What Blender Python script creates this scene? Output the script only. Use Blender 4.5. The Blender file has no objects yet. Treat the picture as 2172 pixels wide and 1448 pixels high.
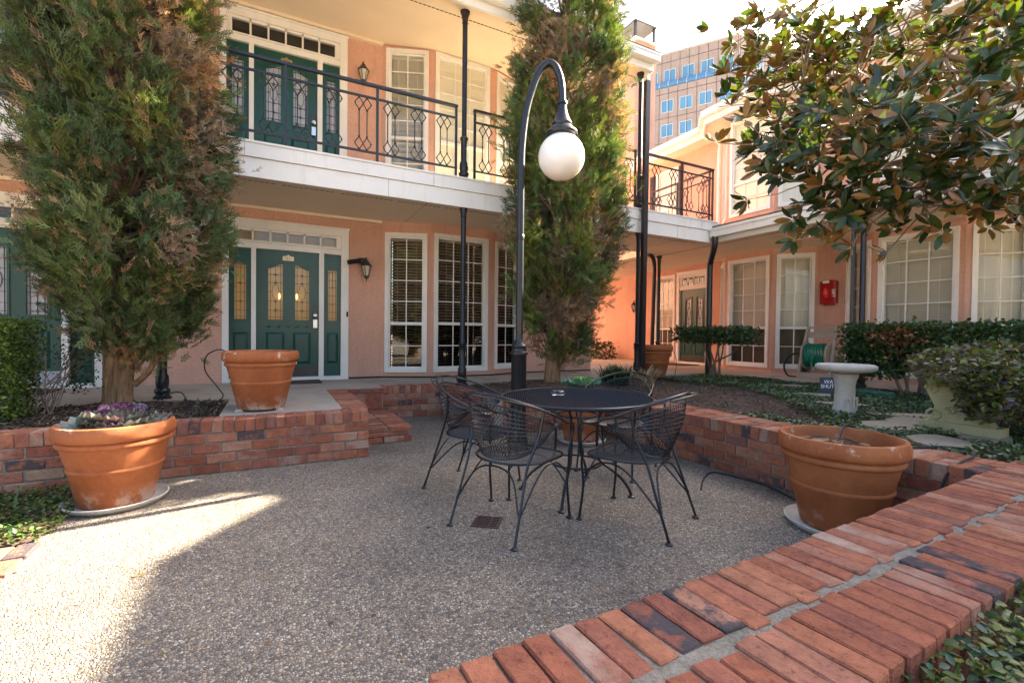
import bpy, math, random
import numpy as np
from mathutils import Vector, Matrix
random.seed(7)
rng = np.random.default_rng(7)
sc = bpy.context.scene
COL = sc.collection
PI = math.pi
def rad(a): return math.radians(a)

# ------------------------------------------------------------------ camera
FPX, CH = 980.0, 1.18                       # focal length in pixels of a 2172 px wide frame, eye height
BETA, PITCH, ROLL = rad(27.3), rad(0.95), rad(0.6)
F0 = Vector((math.sin(BETA), math.cos(BETA), 0)); R0 = Vector((math.cos(BETA), -math.sin(BETA), 0)); U0 = Vector((0, 0, 1))
CF = math.cos(PITCH)*F0 - math.sin(PITCH)*U0
CU1 = math.cos(PITCH)*U0 + math.sin(PITCH)*F0
CR = math.cos(ROLL)*R0 + math.sin(ROLL)*CU1
CU = math.cos(ROLL)*CU1 - math.sin(ROLL)*R0
cam_d = bpy.data.cameras.new('Camera'); cam = bpy.data.objects.new('Camera', cam_d); COL.objects.link(cam)
cam_d.sensor_fit = 'HORIZONTAL'; cam_d.sensor_width = 36; cam_d.lens = FPX/2172*36
cam_d.clip_start = 0.05; cam_d.clip_end = 2000
M = Matrix.Identity(4)
for i in range(3):
    M[i][0] = CR[i]; M[i][1] = CU[i]; M[i][2] = -CF[i]
M[2][3] = CH
cam.matrix_world = M
sc.camera = cam

# ------------------------------------------------------------------ sky and sun
SUN_AZ = math.atan2(0.986, 0.168)             # clockwise from +Y
SUN_EL = rad(34)
w = bpy.data.worlds.new('World'); sc.world = w; w.use_nodes = True
nt = w.node_tree; nt.nodes.clear()
sky = nt.nodes.new('ShaderNodeTexSky'); sky.sky_type = 'NISHITA'; sky.sun_disc = False
sky.sun_elevation = SUN_EL; sky.sun_rotation = SUN_AZ; sky.air_density = 1.0; sky.dust_density = 5.0; sky.ozone_density = 1.0
bg = nt.nodes.new('ShaderNodeBackground'); bg.inputs['Strength'].default_value = 0.07
ow = nt.nodes.new('ShaderNodeOutputWorld')
nt.links.new(sky.outputs[0], bg.inputs[0]); nt.links.new(bg.outputs[0], ow.inputs[0])
sl = bpy.data.lights.new('Sun', 'SUN'); so = bpy.data.objects.new('Sun', sl); COL.objects.link(so)
sl.energy = 5.0; sl.angle = rad(0.55); sl.color = (1.0, 0.88, 0.70)
sdir = Vector((math.sin(SUN_AZ)*math.cos(SUN_EL), math.cos(SUN_AZ)*math.cos(SUN_EL), math.sin(SUN_EL)))
so.rotation_euler = sdir.to_track_quat('Z', 'Y').to_euler(); so.location = (0, 0, 30)
vs = sc.view_settings
vs.view_transform = 'Standard'; vs.look = 'None'; vs.gamma = 1.0; vs.use_curve_mapping = False; vs.exposure = 3.35
sc.render.engine = 'CYCLES'
cy = sc.cycles; cy.max_bounces = 9; cy.diffuse_bounces = 6; cy.glossy_bounces = 3; cy.transmission_bounces = 4; cy.transparent_max_bounces = 12

# ------------------------------------------------------------------ mesh helpers
class Buf:
    def __init__(s): s.v = []; s.f = []
    def add(s, vs_, fs_):
        o = len(s.v); s.v += [tuple(p) for p in vs_]; s.f += [tuple(i+o for i in q) for q in fs_]; return s
    def box(s, x0, x1, y0, y1, z0, z1):
        return s.add([(x0,y0,z0),(x1,y0,z0),(x1,y1,z0),(x0,y1,z0),(x0,y0,z1),(x1,y0,z1),(x1,y1,z1),(x0,y1,z1)],
                     [(0,3,2,1),(4,5,6,7),(0,1,5,4),(1,2,6,5),(2,3,7,6),(3,0,4,7)])
    def quad(s, a, b, c, d): return s.add([a,b,c,d], [(0,1,2,3)])
    def beam(s, a, b, wd, ht, up=(0,0,1)):
        a = Vector(a); b = Vector(b); d = (b-a).normalized(); up = Vector(up)
        sd = d.cross(up)
        if sd.length < 1e-4: sd = d.cross(Vector((1,0,0)))
        sd.normalize(); u = sd.cross(d); sd *= wd/2; u *= ht/2
        vs_ = [p+sx*sd+ux*u for p in (a,b) for sx,ux in ((-1,-1),(1,-1),(1,1),(-1,1))]
        return s.add(vs_, [(0,1,2,3),(7,6,5,4),(0,4,5,1),(1,5,6,2),(2,6,7,3),(3,7,4,0)])
    def tube(s, pts, r, n=6, closed=False, caps=True):
        pts = [Vector(p) for p in pts]; m = len(pts)
        rs = r if isinstance(r, (list, tuple)) else [r]*m
        ring = []; prev = None; o = len(s.v)
        for i, p in enumerate(pts):
            if closed: t = pts[(i+1) % m]-pts[i-1]
            else: t = pts[min(i+1, m-1)]-pts[max(i-1, 0)]
            t.normalize()
            if prev is None:
                prev = t.orthogonal().normalized()
            else:
                prev = prev - t*prev.dot(t)
                if prev.length < 1e-5: prev = t.orthogonal()
                prev.normalize()
            bn = t.cross(prev)
            for k in range(n):
                a = 2*PI*k/n; s.v.append(tuple(p + rs[i]*(math.cos(a)*prev + math.sin(a)*bn)))
        for i in range(m if closed else m-1):
            a0 = o+i*n; b0 = o+((i+1) % m)*n
            for k in range(n): s.f.append((a0+k, a0+(k+1) % n, b0+(k+1) % n, b0+k))
        if caps and not closed:
            s.f.append(tuple(o+k for k in reversed(range(n)))); s.f.append(tuple(o+(m-1)*n+k for k in range(n)))
        return s
    def lathe(s, prof, c=(0,0,0), n=24, cap0=True, cap1=True, wob=None):
        o = len(s.v); m = len(prof)
        for r, z in prof:
            for k in range(n):
                a = 2*PI*k/n; rr = r*(wob(a, z) if wob else 1)
                s.v.append((c[0]+rr*math.cos(a), c[1]+rr*math.sin(a), c[2]+z))
        for i in range(m-1):
            for k in range(n):
                s.f.append((o+i*n+k, o+i*n+(k+1) % n, o+(i+1)*n+(k+1) % n, o+(i+1)*n+k))
        if cap0: s.f.append(tuple(o+k for k in reversed(range(n))))
        if cap1: s.f.append(tuple(o+(m-1)*n+k for k in range(n)))
        return s
    def prism(s, poly, z0, z1):
        n = len(poly)
        return s.add([(x,y,z0) for x,y in poly]+[(x,y,z1) for x,y in poly],
                     [tuple(reversed(range(n))), tuple(range(n, 2*n))]+[(k,(k+1) % n,n+(k+1) % n,n+k) for k in range(n)])
    def xf(s, m):
        s.v = [tuple(m @ Vector(p)) for p in s.v]; return s
    def merge(s, b): return s.add(b.v, b.f)

def spline(pts, n=6, closed=False):
    P = [Vector(p) for p in pts]; m = len(P); out = []
    for i in range(m if closed else m-1):
        p0 = P[i-1] if (closed or i) else P[0]*2-P[1]
        p1 = P[i]; p2 = P[(i+1) % m]
        p3 = P[(i+2) % m] if (closed or i+2 < m) else P[-1]*2-P[-2]
        for k in range(n):
            t = k/n
            out.append(0.5*((2*p1)+(p2-p0)*t+(2*p0-5*p1+4*p2-p3)*t*t+(3*p1-p0-3*p2+p3)*t**3))
    if not closed: out.append(P[-1])
    return out

def mesh_of(name, buf, mat, smooth=False, ang=38):
    me = bpy.data.meshes.new(name); me.from_pydata(buf.v, [], buf.f)
    if mat: me.materials.append(mat)
    if smooth:
        me.polygons.foreach_set('use_smooth', [True]*len(me.polygons)); me.set_sharp_from_angle(angle=rad(ang))
    me.update(); return me
ROOT = {}
def root_of(o):
    while o.parent: o = o.parent
    return ROOT.get(o.name, Vector((0,0,0)))
def put(name, me, parent=None, kind=None):
    o = bpy.data.objects.new(name, me); COL.objects.link(o)
    if parent: o.parent = parent
    if kind: o['kind'] = kind
    return o
def part(name, buf, mat, parent, smooth=False, raw=False, kind=None, ang=38):
    """a part: vertices are world coordinates unless raw"""
    if not raw:
        P = root_of(parent)
        if P.length > 0: buf.v = [(a-P.x, b-P.y, c-P.z) for a, b, c in buf.v]
    return put(name, mesh_of(name, buf, mat, smooth, ang), parent, kind)
def tag(o, label=None, cat=None, group=None, kind=None):
    if label: o['label'] = label
    if cat: o['category'] = cat
    if group: o['group'] = group
    if kind: o['kind'] = kind
    return o
def thing(name, loc, label, cat, group=None, rz=0):
    o = bpy.data.objects.new(name, None); COL.objects.link(o); o.location = loc; o.rotation_euler = (0,0,rz)
    o.empty_display_size = 0.1
    ROOT[o.name] = Vector(loc)
    return tag(o, label, cat, group)
def solo(name, buf, mat, label=None, cat=None, group=None, kind=None, smooth=False, ang=38):
    """a top-level mesh with its origin at its base"""
    a = np.array(buf.v); lo = a.min(0); hi = a.max(0); P = ((lo[0]+hi[0])/2, (lo[1]+hi[1])/2, lo[2])
    buf.v = [tuple(q) for q in (a-np.array(P))]
    o = put(name, mesh_of(name, buf, mat, smooth, ang)); o.location = P; ROOT[o.name] = Vector(P)
    return tag(o, label, cat, group, kind)
def copy_tree(o, parent=None):
    c = o.copy(); COL.objects.link(c)
    if parent: c.parent = parent
    for ch in list(o.children): copy_tree(ch, c)
    return c

# ---- many small faces at once (leaves, fronds, needles)
def scatter_mesh(name, tv, tf, pos, X, Z, size, col, mat, wid=None, smooth=False):
    tv = np.asarray(tv, float); N = len(pos); k = len(tv)
    X = X/np.linalg.norm(X, axis=1, keepdims=True)
    Z = Z - X*np.sum(X*Z, 1, keepdims=True); Z = Z/np.maximum(np.linalg.norm(Z, axis=1, keepdims=True), 1e-6)
    Y = np.cross(Z, X)
    size = np.asarray(size).reshape(N,1,1); wd = size if wid is None else size*np.asarray(wid).reshape(N,1,1)
    V = pos[:,None,:] + size*tv[None,:,0:1]*X[:,None,:] + wd*tv[None,:,1:2]*Y[:,None,:] + size*tv[None,:,2:3]*Z[:,None,:]
    V = V.reshape(-1,3)
    loops = []; tot = []
    for f in tf: tot.append(len(f))
    tl = np.concatenate([np.array(f) for f in tf]); nl = len(tl)
    L = (tl[None,:] + (np.arange(N)*k)[:,None]).reshape(-1)
    tot = np.array(tot); st = np.concatenate([[0], np.cumsum(tot)[:-1]])
    ST = (st[None,:] + (np.arange(N)*nl)[:,None]).reshape(-1)
    me = bpy.data.meshes.new(name)
    me.vertices.add(len(V)); me.vertices.foreach_set('co', V.astype(np.float32).ravel())
    me.loops.add(len(L)); me.loops.foreach_set('vertex_index', L.astype(np.int32))
    me.polygons.add(len(ST)); me.polygons.foreach_set('loop_start', ST.astype(np.int32))
    if smooth: me.polygons.foreach_set('use_smooth', np.ones(len(ST), bool))
    at = me.color_attributes.new('Col', 'FLOAT_COLOR', 'POINT')
    C4 = np.ones((N, k, 4), np.float32); C4[:,:,:3] = np.asarray(col, np.float32)[:,None,:]
    at.data.foreach_set('color', C4.ravel())
    me.materials.append(mat); me.update(calc_edges=True)
    return me
def rdir(n):
    a = rng.normal(size=(n,3)); return a/np.linalg.norm(a, axis=1, keepdims=True)

# ------------------------------------------------------------------ materials
def newmat(name):
    m = bpy.data.materials.new(name); m.use_nodes = True; t = m.node_tree
    return m, t, t.nodes['Principled BSDF'], t.nodes, t.links
def ramp(N, stops):
    r = N.new('ShaderNodeValToRGB'); e = r.color_ramp.elements
    while len(e) < len(stops): e.new(0.5)
    for q, (p, c) in zip(e, stops): q.position = p; q.color = (*c, 1)
    return r
def mixc(N, L, fac, a, b, mode='MIX'):
    m = N.new('ShaderNodeMix'); m.data_type = 'RGBA'; m.blend_type = mode
    for sock, val in ((m.inputs[0], fac), (m.inputs[6], a), (m.inputs[7], b)):
        if hasattr(val, 'is_linked'): L.new(val, sock)
        elif isinstance(val, (int, float)): sock.default_value = val
        else: sock.default_value = (*val, 1)
    return m.outputs[2]
def noise(N, L, sc_, det=4, vec=None, rough=0.55, dim=None):
    n = N.new('ShaderNodeTexNoise'); n.inputs['Scale'].default_value = sc_; n.inputs['Detail'].default_value = det; n.inputs['Roughness'].default_value = rough
    if vec is not None: L.new(vec, n.inputs['Vector'])
    return n
def bump(N, L, h, st, dist=0.01, nrm=None):
    b = N.new('ShaderNodeBump'); b.inputs['Strength'].default_value = st; b.inputs['Distance'].default_value = dist
    L.new(h, b.inputs['Height'])
    if nrm is not None: L.new(nrm, b.inputs['Normal'])
    return b.outputs[0]
def objvec(N): return N.new('ShaderNodeTexCoord').outputs['Object']
def worldvec(N): return N.new('ShaderNodeNewGeometry').outputs['Position']

def plain(name, c, rough=0.6, metal=0.0, var=0.12, nsc=6, bst=0.0, bsc=80, spec=0.5, world=True):
    m, t, p, N, L = newmat(name)
    v = worldvec(N) if world else objvec(N)
    n = noise(N, L, nsc, 5, v)
    lo = tuple(x*(1-var) for x in c); hi = tuple(min(1, x*(1+var)) for x in c)
    r = ramp(N, [(0.3, lo), (0.7, hi)]); L.new(n.outputs[0], r.inputs[0]); L.new(r.outputs[0], p.inputs['Base Color'])
    p.inputs['Roughness'].default_value = rough; p.inputs['Metallic'].default_value = metal; p.inputs['Specular IOR Level'].default_value = spec
    if bst:
        n2 = noise(N, L, bsc, 4, v); L.new(bump(N, L, n2.outputs[0], bst), p.inputs['Normal'])
    return m

def stucco_mat(name, c):
    m, t, p, N, L = newmat(name); v = worldvec(N)
    big = noise(N, L, 0.9, 6, v, 0.6); fine = noise(N, L, 55, 6, v, 0.65)
    a = ramp(N, [(0.3, tuple(x*0.86 for x in c)), (0.7, tuple(min(1, x*1.06) for x in c))]); L.new(big.outputs[0], a.inputs[0])
    f = ramp(N, [(0.35, (0.86,0.86,0.86)), (0.65, (1.04,1.04,1.04))]); L.new(fine.outputs[0], f.inputs[0])
    c1 = mixc(N, L, 1.0, a.outputs[0], f.outputs[0], 'MULTIPLY')
    # rain and soil splash stains near the base of each storey
    sp = N.new('ShaderNodeSeparateXYZ'); L.new(v, sp.inputs[0])
    vv = N.new('ShaderNodeMapping'); vv.inputs['Scale'].default_value = (5, 5, 0.35); L.new(v, vv.inputs[0])
    st = noise(N, L, 1.0, 5, vv.outputs[0], 0.7)
    sr = ramp(N, [(0.52, (1,1,1)), (0.78, (0.84,0.82,0.80))]); L.new(st.outputs[0], sr.inputs[0])
    c2 = mixc(N, L, 1.0, c1, sr.outputs[0], 'MULTIPLY')
    L.new(c2, p.inputs['Base Color']); p.inputs['Roughness'].default_value = 0.92; p.inputs['Specular IOR Level'].default_value = 0.25
    vo = N.new('ShaderNodeTexVoronoi'); vo.inputs['Scale'].default_value = 95; L.new(v, vo.inputs['Vector'])
    b1 = bump(N, L, fine.outputs[0], 0.9, 0.014); L.new(bump(N, L, vo.outputs[0], 0.3, 0.006, b1), p.inputs['Normal'])
    return m

def brick_mat():
    m, t, p, N, L = newmat('brick_clay')
    oi = N.new('ShaderNodeObjectInfo'); rnd = oi.outputs['Random']
    base = ramp(N, [(0.0,(0.31,0.108,0.062)),(0.18,(0.37,0.138,0.078)),(0.36,(0.33,0.122,0.078)),(0.5,(0.40,0.158,0.088)),(0.62,(0.27,0.095,0.062)),(0.74,(0.36,0.152,0.098)),(0.84,(0.39,0.185,0.12)),(0.92,(0.26,0.112,0.08)),(0.97,(0.36,0.22,0.15))])
    base.color_ramp.interpolation = 'CONSTANT'; L.new(rnd, base.inputs[0])
    v = worldvec(N)
    n1 = noise(N, L, 15, 7, v, 0.7); n2 = noise(N, L, 60, 5, v, 0.7); n3 = noise(N, L, 5, 5, v, 0.6)
    s1 = ramp(N, [(0.28,(0.60,0.58,0.58)),(0.5,(0.95,0.94,0.93)),(0.72,(1.3,1.25,1.2))]); L.new(n1.outputs[0], s1.inputs[0])
    c = mixc(N, L, 1.0, base.outputs[0], s1.outputs[0], 'MULTIPLY')
    s2 = ramp(N, [(0.28,(0.55,0.52,0.5)),(0.42,(1,1,1))]); L.new(n2.outputs[0], s2.inputs[0])
    c = mixc(N, L, 1.0, c, s2.outputs[0], 'MULTIPLY')
    # lime bloom and soot on some bricks, in blotches
    wh = N.new('ShaderNodeMath'); wh.operation = 'MULTIPLY_ADD'; wh.inputs[1].default_value = 37.0; wh.inputs[2].default_value = 0.3; L.new(rnd, wh.inputs[0])
    fr = N.new('ShaderNodeMath'); fr.operation = 'FRACT'; L.new(wh.outputs[0], fr.inputs[0])
    wr = ramp(N, [(0.70,(0,0,0)),(0.96,(0.65,0.65,0.65))]); L.new(fr.outputs[0], wr.inputs[0])
    br = ramp(N, [(0.42,(0,0,0)),(0.60,(1,1,1))]); L.new(n3.outputs[0], br.inputs[0])
    wf = N.new('ShaderNodeMath'); wf.operation = 'MULTIPLY'; L.new(wr.outputs[0], wf.inputs[0]); L.new(br.outputs[0], wf.inputs[1])
    c = mixc(N, L, wf.outputs[0], c, (0.46,0.36,0.28))
    bk = ramp(N, [(0.0,(1,1,1)),(0.06,(1,1,1)),(0.065,(0,0,0))]); L.new(fr.outputs[0], bk.inputs[0])
    n4 = noise(N, L, 14, 5, v, 0.6); kr = ramp(N, [(0.40,(0,0,0)),(0.52,(0.9,0.9,0.9))]); L.new(n4.outputs[0], kr.inputs[0])
    kf = N.new('ShaderNodeMath'); kf.operation = 'MULTIPLY'; L.new(bk.outputs[0], kf.inputs[0]); L.new(kr.outputs[0], kf.inputs[1])
    c = mixc(N, L, kf.outputs[0], c, (0.055,0.055,0.062))
    L.new(c, p.inputs['Base Color']); p.inputs['Roughness'].default_value = 0.9; p.inputs['Specular IOR Level'].default_value = 0.25
    b1 = bump(N, L, n2.outputs[0], 0.9, 0.008); L.new(bump(N, L, n1.outputs[0], 0.35, 0.015, b1), p.inputs['Normal'])
    return m

def pebble_mat():
    m, t, p, N, L = newmat('exposed_aggregate'); v = worldvec(N)
    vo = N.new('ShaderNodeTexVoronoi'); vo.inputs['Scale'].default_value = 82; vo.inputs['Randomness'].default_value = 0.95
    mp = N.new('ShaderNodeMapping'); L.new(v, mp.inputs[0])
    wn = noise(N, L, 30, 3, v); ad = N.new('ShaderNodeVectorMath'); ad.operation = 'MULTIPLY_ADD'
    L.new(wn.outputs[1], ad.inputs[0]); ad.inputs[1].default_value = (0.012,0.012,0.0); L.new(v, ad.inputs[2]); L.new(ad.outputs[0], vo.inputs['Vector'])
    vd = N.new('ShaderNodeTexVoronoi'); vd.feature = 'DISTANCE_TO_EDGE'; vd.inputs['Scale'].default_value = 82; vd.inputs['Randomness'].default_value = 0.95; L.new(ad.outputs[0], vd.inputs['Vector'])
    sp = N.new('ShaderNodeSeparateColor'); L.new(vo.outputs['Color'], sp.inputs[0])
    cr = ramp(N, [(0.0,(0.13,0.115,0.10)),(0.12,(0.31,0.25,0.195)),(0.28,(0.41,0.345,0.27)),(0.42,(0.24,0.185,0.145)),(0.55,(0.48,0.41,0.325)),(0.68,(0.31,0.28,0.255)),(0.80,(0.39,0.29,0.19)),(0.90,(0.56,0.51,0.43)),(0.97,(0.19,0.185,0.19))])
    cr.color_ramp.interpolation = 'CONSTANT'; L.new(sp.outputs[0], cr.inputs[0])
    gap = ramp(N, [(0.04,(0,0,0)),(0.16,(1,1,1))]); L.new(vd.outputs[0], gap.inputs[0])
    c = mixc(N, L, gap.outputs[0], (0.13,0.115,0.10), cr.outputs[0])
    st = noise(N, L, 0.8, 6, v, 0.65); sr = ramp(N, [(0.30,(0.50,0.48,0.48)),(0.42,(0.80,0.78,0.76)),(0.55,(0.95,0.93,0.90)),(0.70,(1.10,1.04,0.96))]); L.new(st.outputs[0], sr.inputs[0])
    c = mixc(N, L, 1.0, c, sr.outputs[0], 'MULTIPLY')
    L.new(c, p.inputs['Base Color']); p.inputs['Roughness'].default_value = 0.75; p.inputs['Specular IOR Level'].default_value = 0.3
    dm = ramp(N, [(0.0,(0,0,0)),(0.35,(1,1,1))]); L.new(vd.outputs[0], dm.inputs[0])
    L.new(bump(N, L, dm.outputs[0], 0.8, 0.006), p.inputs['Normal'])
    return m

def soil_mat():
    m, t, p, N, L = newmat('mulch'); v = worldvec(N)
    n = noise(N, L, 45, 8, v, 0.75); n2 = noise(N, L, 3, 4, v)
    r = ramp(N, [(0.3,(0.05,0.034,0.026)),(0.52,(0.14,0.10,0.075)),(0.66,(0.22,0.16,0.12)),(0.8,(0.32,0.25,0.19))]); L.new(n.outputs[0], r.inputs[0])
    r2 = ramp(N, [(0.3,(0.75,0.72,0.72)),(0.7,(1.15,1.1,1.05))]); L.new(n2.outputs[0], r2.inputs[0])
    L.new(mixc(N, L, 1.0, r.outputs[0], r2.outputs[0], 'MULTIPLY'), p.inputs['Base Color'])
    p.inputs['Roughness'].default_value = 0.95; p.inputs['Specular IOR Level'].default_value = 0.15
    L.new(bump(N, L, n.outputs[0], 1.0, 0.03), p.inputs['Normal'])
    return m

def concrete_mat(name, c, stain=0.35):
    m, t, p, N, L = newmat(name); v = worldvec(N)
    n = noise(N, L, 1.6, 8, v, 0.7); f = noise(N, L, 120, 4, v, 0.7)
    r = ramp(N, [(0.28, tuple(x*(1-stain) for x in c)), (0.5, c), (0.75, tuple(min(1,x*1.12) for x in c))]); L.new(n.outputs[0], r.inputs[0])
    r2 = ramp(N, [(0.3,(0.85,0.85,0.85)),(0.7,(1.05,1.05,1.05))]); L.new(f.outputs[0], r2.inputs[0])
    L.new(mixc(N, L, 1.0, r.outputs[0], r2.outputs[0], 'MULTIPLY'), p.inputs['Base Color'])
    p.inputs['Roughness'].default_value = 0.85; p.inputs['Specular IOR Level'].default_value = 0.3
    L.new(bump(N, L, f.outputs[0], 0.25, 0.004), p.inputs['Normal'])
    return m

def terracotta_mat():
    m, t, p, N, L = newmat('terracotta'); v = objvec(N)
    oi = N.new('ShaderNodeObjectInfo'); ad = N.new('ShaderNodeVectorMath'); ad.operation = 'ADD'
    cb = N.new('ShaderNodeCombineXYZ'); mu = N.new('ShaderNodeMath'); mu.operation = 'MULTIPLY'; mu.inputs[1].default_value = 50; L.new(oi.outputs['Random'], mu.inputs[0])
    L.new(mu.outputs[0], cb.inputs[0]); L.new(v, ad.inputs[0]); L.new(cb.outputs[0], ad.inputs[1]); q = ad.outputs[0]
    n = noise(N, L, 4, 6, q, 0.6); f = noise(N, L, 40, 5, q, 0.7)
    r = ramp(N, [(0.3,(0.27,0.078,0.025)),(0.5,(0.34,0.105,0.034)),(0.72,(0.41,0.145,0.055))]); L.new(n.outputs[0], r.inputs[0])
    r2 = ramp(N, [(0.3,(0.86,0.84,0.82)),(0.7,(1.06,1.05,1.04))]); L.new(f.outputs[0], r2.inputs[0])
    c = mixc(N, L, 1.0, r.outputs[0], r2.outputs[0], 'MULTIPLY')
    # lime bloom: patches on the lip, a band at the foot and fine vertical runs
    sp = N.new('ShaderNodeSeparateXYZ'); L.new(v, sp.inputs[0])
    n5 = noise(N, L, 7, 6, q, 0.7)
    def zmask(z0, z1, soft):
        mr = N.new('ShaderNodeMapRange'); mr.inputs[1].default_value = z0; mr.inputs[2].default_value = z1; L.new(sp.outputs[2], mr.inputs[0]); return mr.outputs[0]
    low = zmask(0.14, 0.02, 0); lip = zmask(0.44, 0.50, 0)
    p1 = ramp(N, [(0.48,(0,0,0)),(0.60,(1,1,1))]); L.new(n5.outputs[0], p1.inputs[0])
    p2 = ramp(N, [(0.60,(0,0,0)),(0.66,(1,1,1))]); L.new(n5.outputs[0], p2.inputs[0])
    m1 = N.new('ShaderNodeMath'); m1.operation = 'MULTIPLY'; L.new(low, m1.inputs[0]); L.new(p1.outputs[0], m1.inputs[1])
    m2 = N.new('ShaderNodeMath'); m2.operation = 'MULTIPLY'; L.new(lip, m2.inputs[0]); L.new(p2.outputs[0], m2.inputs[1])
    mx = N.new('ShaderNodeMath'); mx.operation = 'MAXIMUM'; L.new(m1.outputs[0], mx.inputs[0]); L.new(m2.outputs[0], mx.inputs[1])
    sc3 = N.new('ShaderNodeMath'); sc3.operation = 'MULTIPLY'; sc3.inputs[1].default_value = 0.7; L.new(mx.outputs[0], sc3.inputs[0])
    c = mixc(N, L, sc3.outputs[0], c, (0.62,0.50,0.42))
    L.new(c, p.inputs['Base Color']); p.inputs['Roughness'].default_value = 0.72; p.inputs['Specular IOR Level'].default_value = 0.35
    L.new(bump(N, L, f.outputs[0], 0.2, 0.004), p.inputs['Normal'])
    return m

def leaf_mat(name, trans=0.3, rough=0.45, spec=0.45, under=None, tr_tint=(1.0,1.0,0.45)):
    m, t, p, N, L = newmat(name)
    at = N.new('ShaderNodeAttribute'); at.attribute_name = 'Col'; c = at.outputs['Color']
    v = worldvec(N); n = noise(N, L, 40, 2, v); r = ramp(N, [(0.3,(0.8,0.8,0.8)),(0.7,(1.15,1.15,1.15))]); L.new(n.outputs[0], r.inputs[0])
    c = mixc(N, L, 1.0, c, r.outputs[0], 'MULTIPLY')
    top = c
    if under is not None:
        ge = N.new('ShaderNodeNewGeometry'); c = mixc(N, L, ge.outputs['Backfacing'], c, under)
    L.new(c, p.inputs['Base Color']); p.inputs['Roughness'].default_value = rough; p.inputs['Specular IOR Level'].default_value = spec
    tr = N.new('ShaderNodeBsdfTranslucent'); L.new(mixc(N, L, 1.0, mixc(N, L, 0.0, top, top), tr_tint, 'MULTIPLY'), tr.inputs[0])
    g = N.new('ShaderNodeMixShader'); g.inputs[0].default_value = trans
    L.new(p.outputs[0], g.inputs[1]); L.new(tr.outputs[0], g.inputs[2])
    L.new(g.outputs[0], N['Material Output'].inputs[0])
    return m

def glass_mat(name='window_glass', tint=(0.97,0.98,0.97)):
    m, t, p, N, L = newmat(name); N.remove(p)
    fr = N.new('ShaderNodeFresnel'); fr.inputs[0].default_value = 1.6
    tr = N.new('ShaderNodeBsdfTransparent'); tr.inputs[0].default_value = (*tint,1)
    gl = N.new('ShaderNodeBsdfGlossy'); gl.inputs['Roughness'].default_value = 0.015
    n = noise(N, L, 1.3, 2, worldvec(N)); L.new(bump(N, L, n.outputs[0], 0.04, 0.05), gl.inputs['Normal'])
    ge = N.new('ShaderNodeNewGeometry'); inv = N.new('ShaderNodeMath'); inv.operation = 'SUBTRACT'; inv.inputs[0].default_value = 1.0; L.new(ge.outputs['Backfacing'], inv.inputs[1])
    fm = N.new('ShaderNodeMath'); fm.operation = 'MULTIPLY'; L.new(fr.outputs[0], fm.inputs[0]); L.new(inv.outputs[0], fm.inputs[1])   # only the outer face of the sheet mirrors
    mx = N.new('ShaderNodeMixShader'); L.new(fm.outputs[0], mx.inputs[0]); L.new(tr.outputs[0], mx.inputs[1]); L.new(gl.outputs[0], mx.inputs[2])
    L.new(mx.outputs[0], N['Material Output'].inputs[0])
    return m

def emit_mat(name, c, st):
    m, t, p, N, L = newmat(name); p.inputs['Base Color'].default_value = (*c,1); p.inputs['Roughness'].default_value = 0.6
    p.inputs['Emission Color'].default_value = (*c,1); p.inputs['Emission Strength'].default_value = st
    return m

def bark_mat(name, c):
    m, t, p, N, L = newmat(name); v = worldvec(N)
    mp = N.new('ShaderNodeMapping'); mp.inputs['Scale'].default_value = (1,1,0.12); L.new(v, mp.inputs[0])
    n = noise(N, L, 38, 6, mp.outputs[0], 0.7); n2 = noise(N, L, 4, 4, v)
    r = ramp(N, [(0.32, tuple(x*0.45 for x in c)), (0.5, c), (0.7, tuple(min(1,x*1.5) for x in c))]); L.new(n.outputs[0], r.inputs[0])
    r2 = ramp(N, [(0.3,(0.75,0.75,0.75)),(0.7,(1.15,1.12,1.1))]); L.new(n2.outputs[0], r2.inputs[0])
    L.new(mixc(N, L, 1.0, r.outputs[0], r2.outputs[0], 'MULTIPLY'), p.inputs['Base Color']); p.inputs['Roughness'].default_value = 0.95; p.inputs['Specular IOR Level'].default_value = 0.15
    L.new(bump(N, L, n.outputs[0], 0.9, 0.02), p.inputs['Normal'])
    return m
def painted_mat(name, c):
    m, t, p, N, L = newmat(name); v = worldvec(N)
    mp = N.new('ShaderNodeMapping'); mp.inputs['Scale'].default_value = (7,7,0.7); L.new(v, mp.inputs[0])
    n = noise(N, L, 1.0, 6, mp.outputs[0], 0.7); n2 = noise(N, L, 2.2, 5, v, 0.6); n3 = noise(N, L, 26, 3, v)
    r = ramp(N, [(0.30, tuple(x*0.90 for x in c)), (0.55, c)]); L.new(n2.outputs[0], r.inputs[0])
    s = ramp(N, [(0.55,(1,1,1)),(0.75,(0.86,0.84,0.80))]); L.new(n.outputs[0], s.inputs[0])
    d = ramp(N, [(0.70,(1,1,1)),(0.78,(0.72,0.68,0.62))]); L.new(n3.outputs[0], d.inputs[0])
    c1 = mixc(N, L, 1.0, r.outputs[0], s.outputs[0], 'MULTIPLY'); L.new(mixc(N, L, 0.6, c1, d.outputs[0], 'MULTIPLY'), p.inputs['Base Color'])
    p.inputs['Roughness'].default_value = 0.55
    L.new(bump(N, L, n3.outputs[0], 0.12, 0.004), p.inputs['Normal'])
    return m
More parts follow.
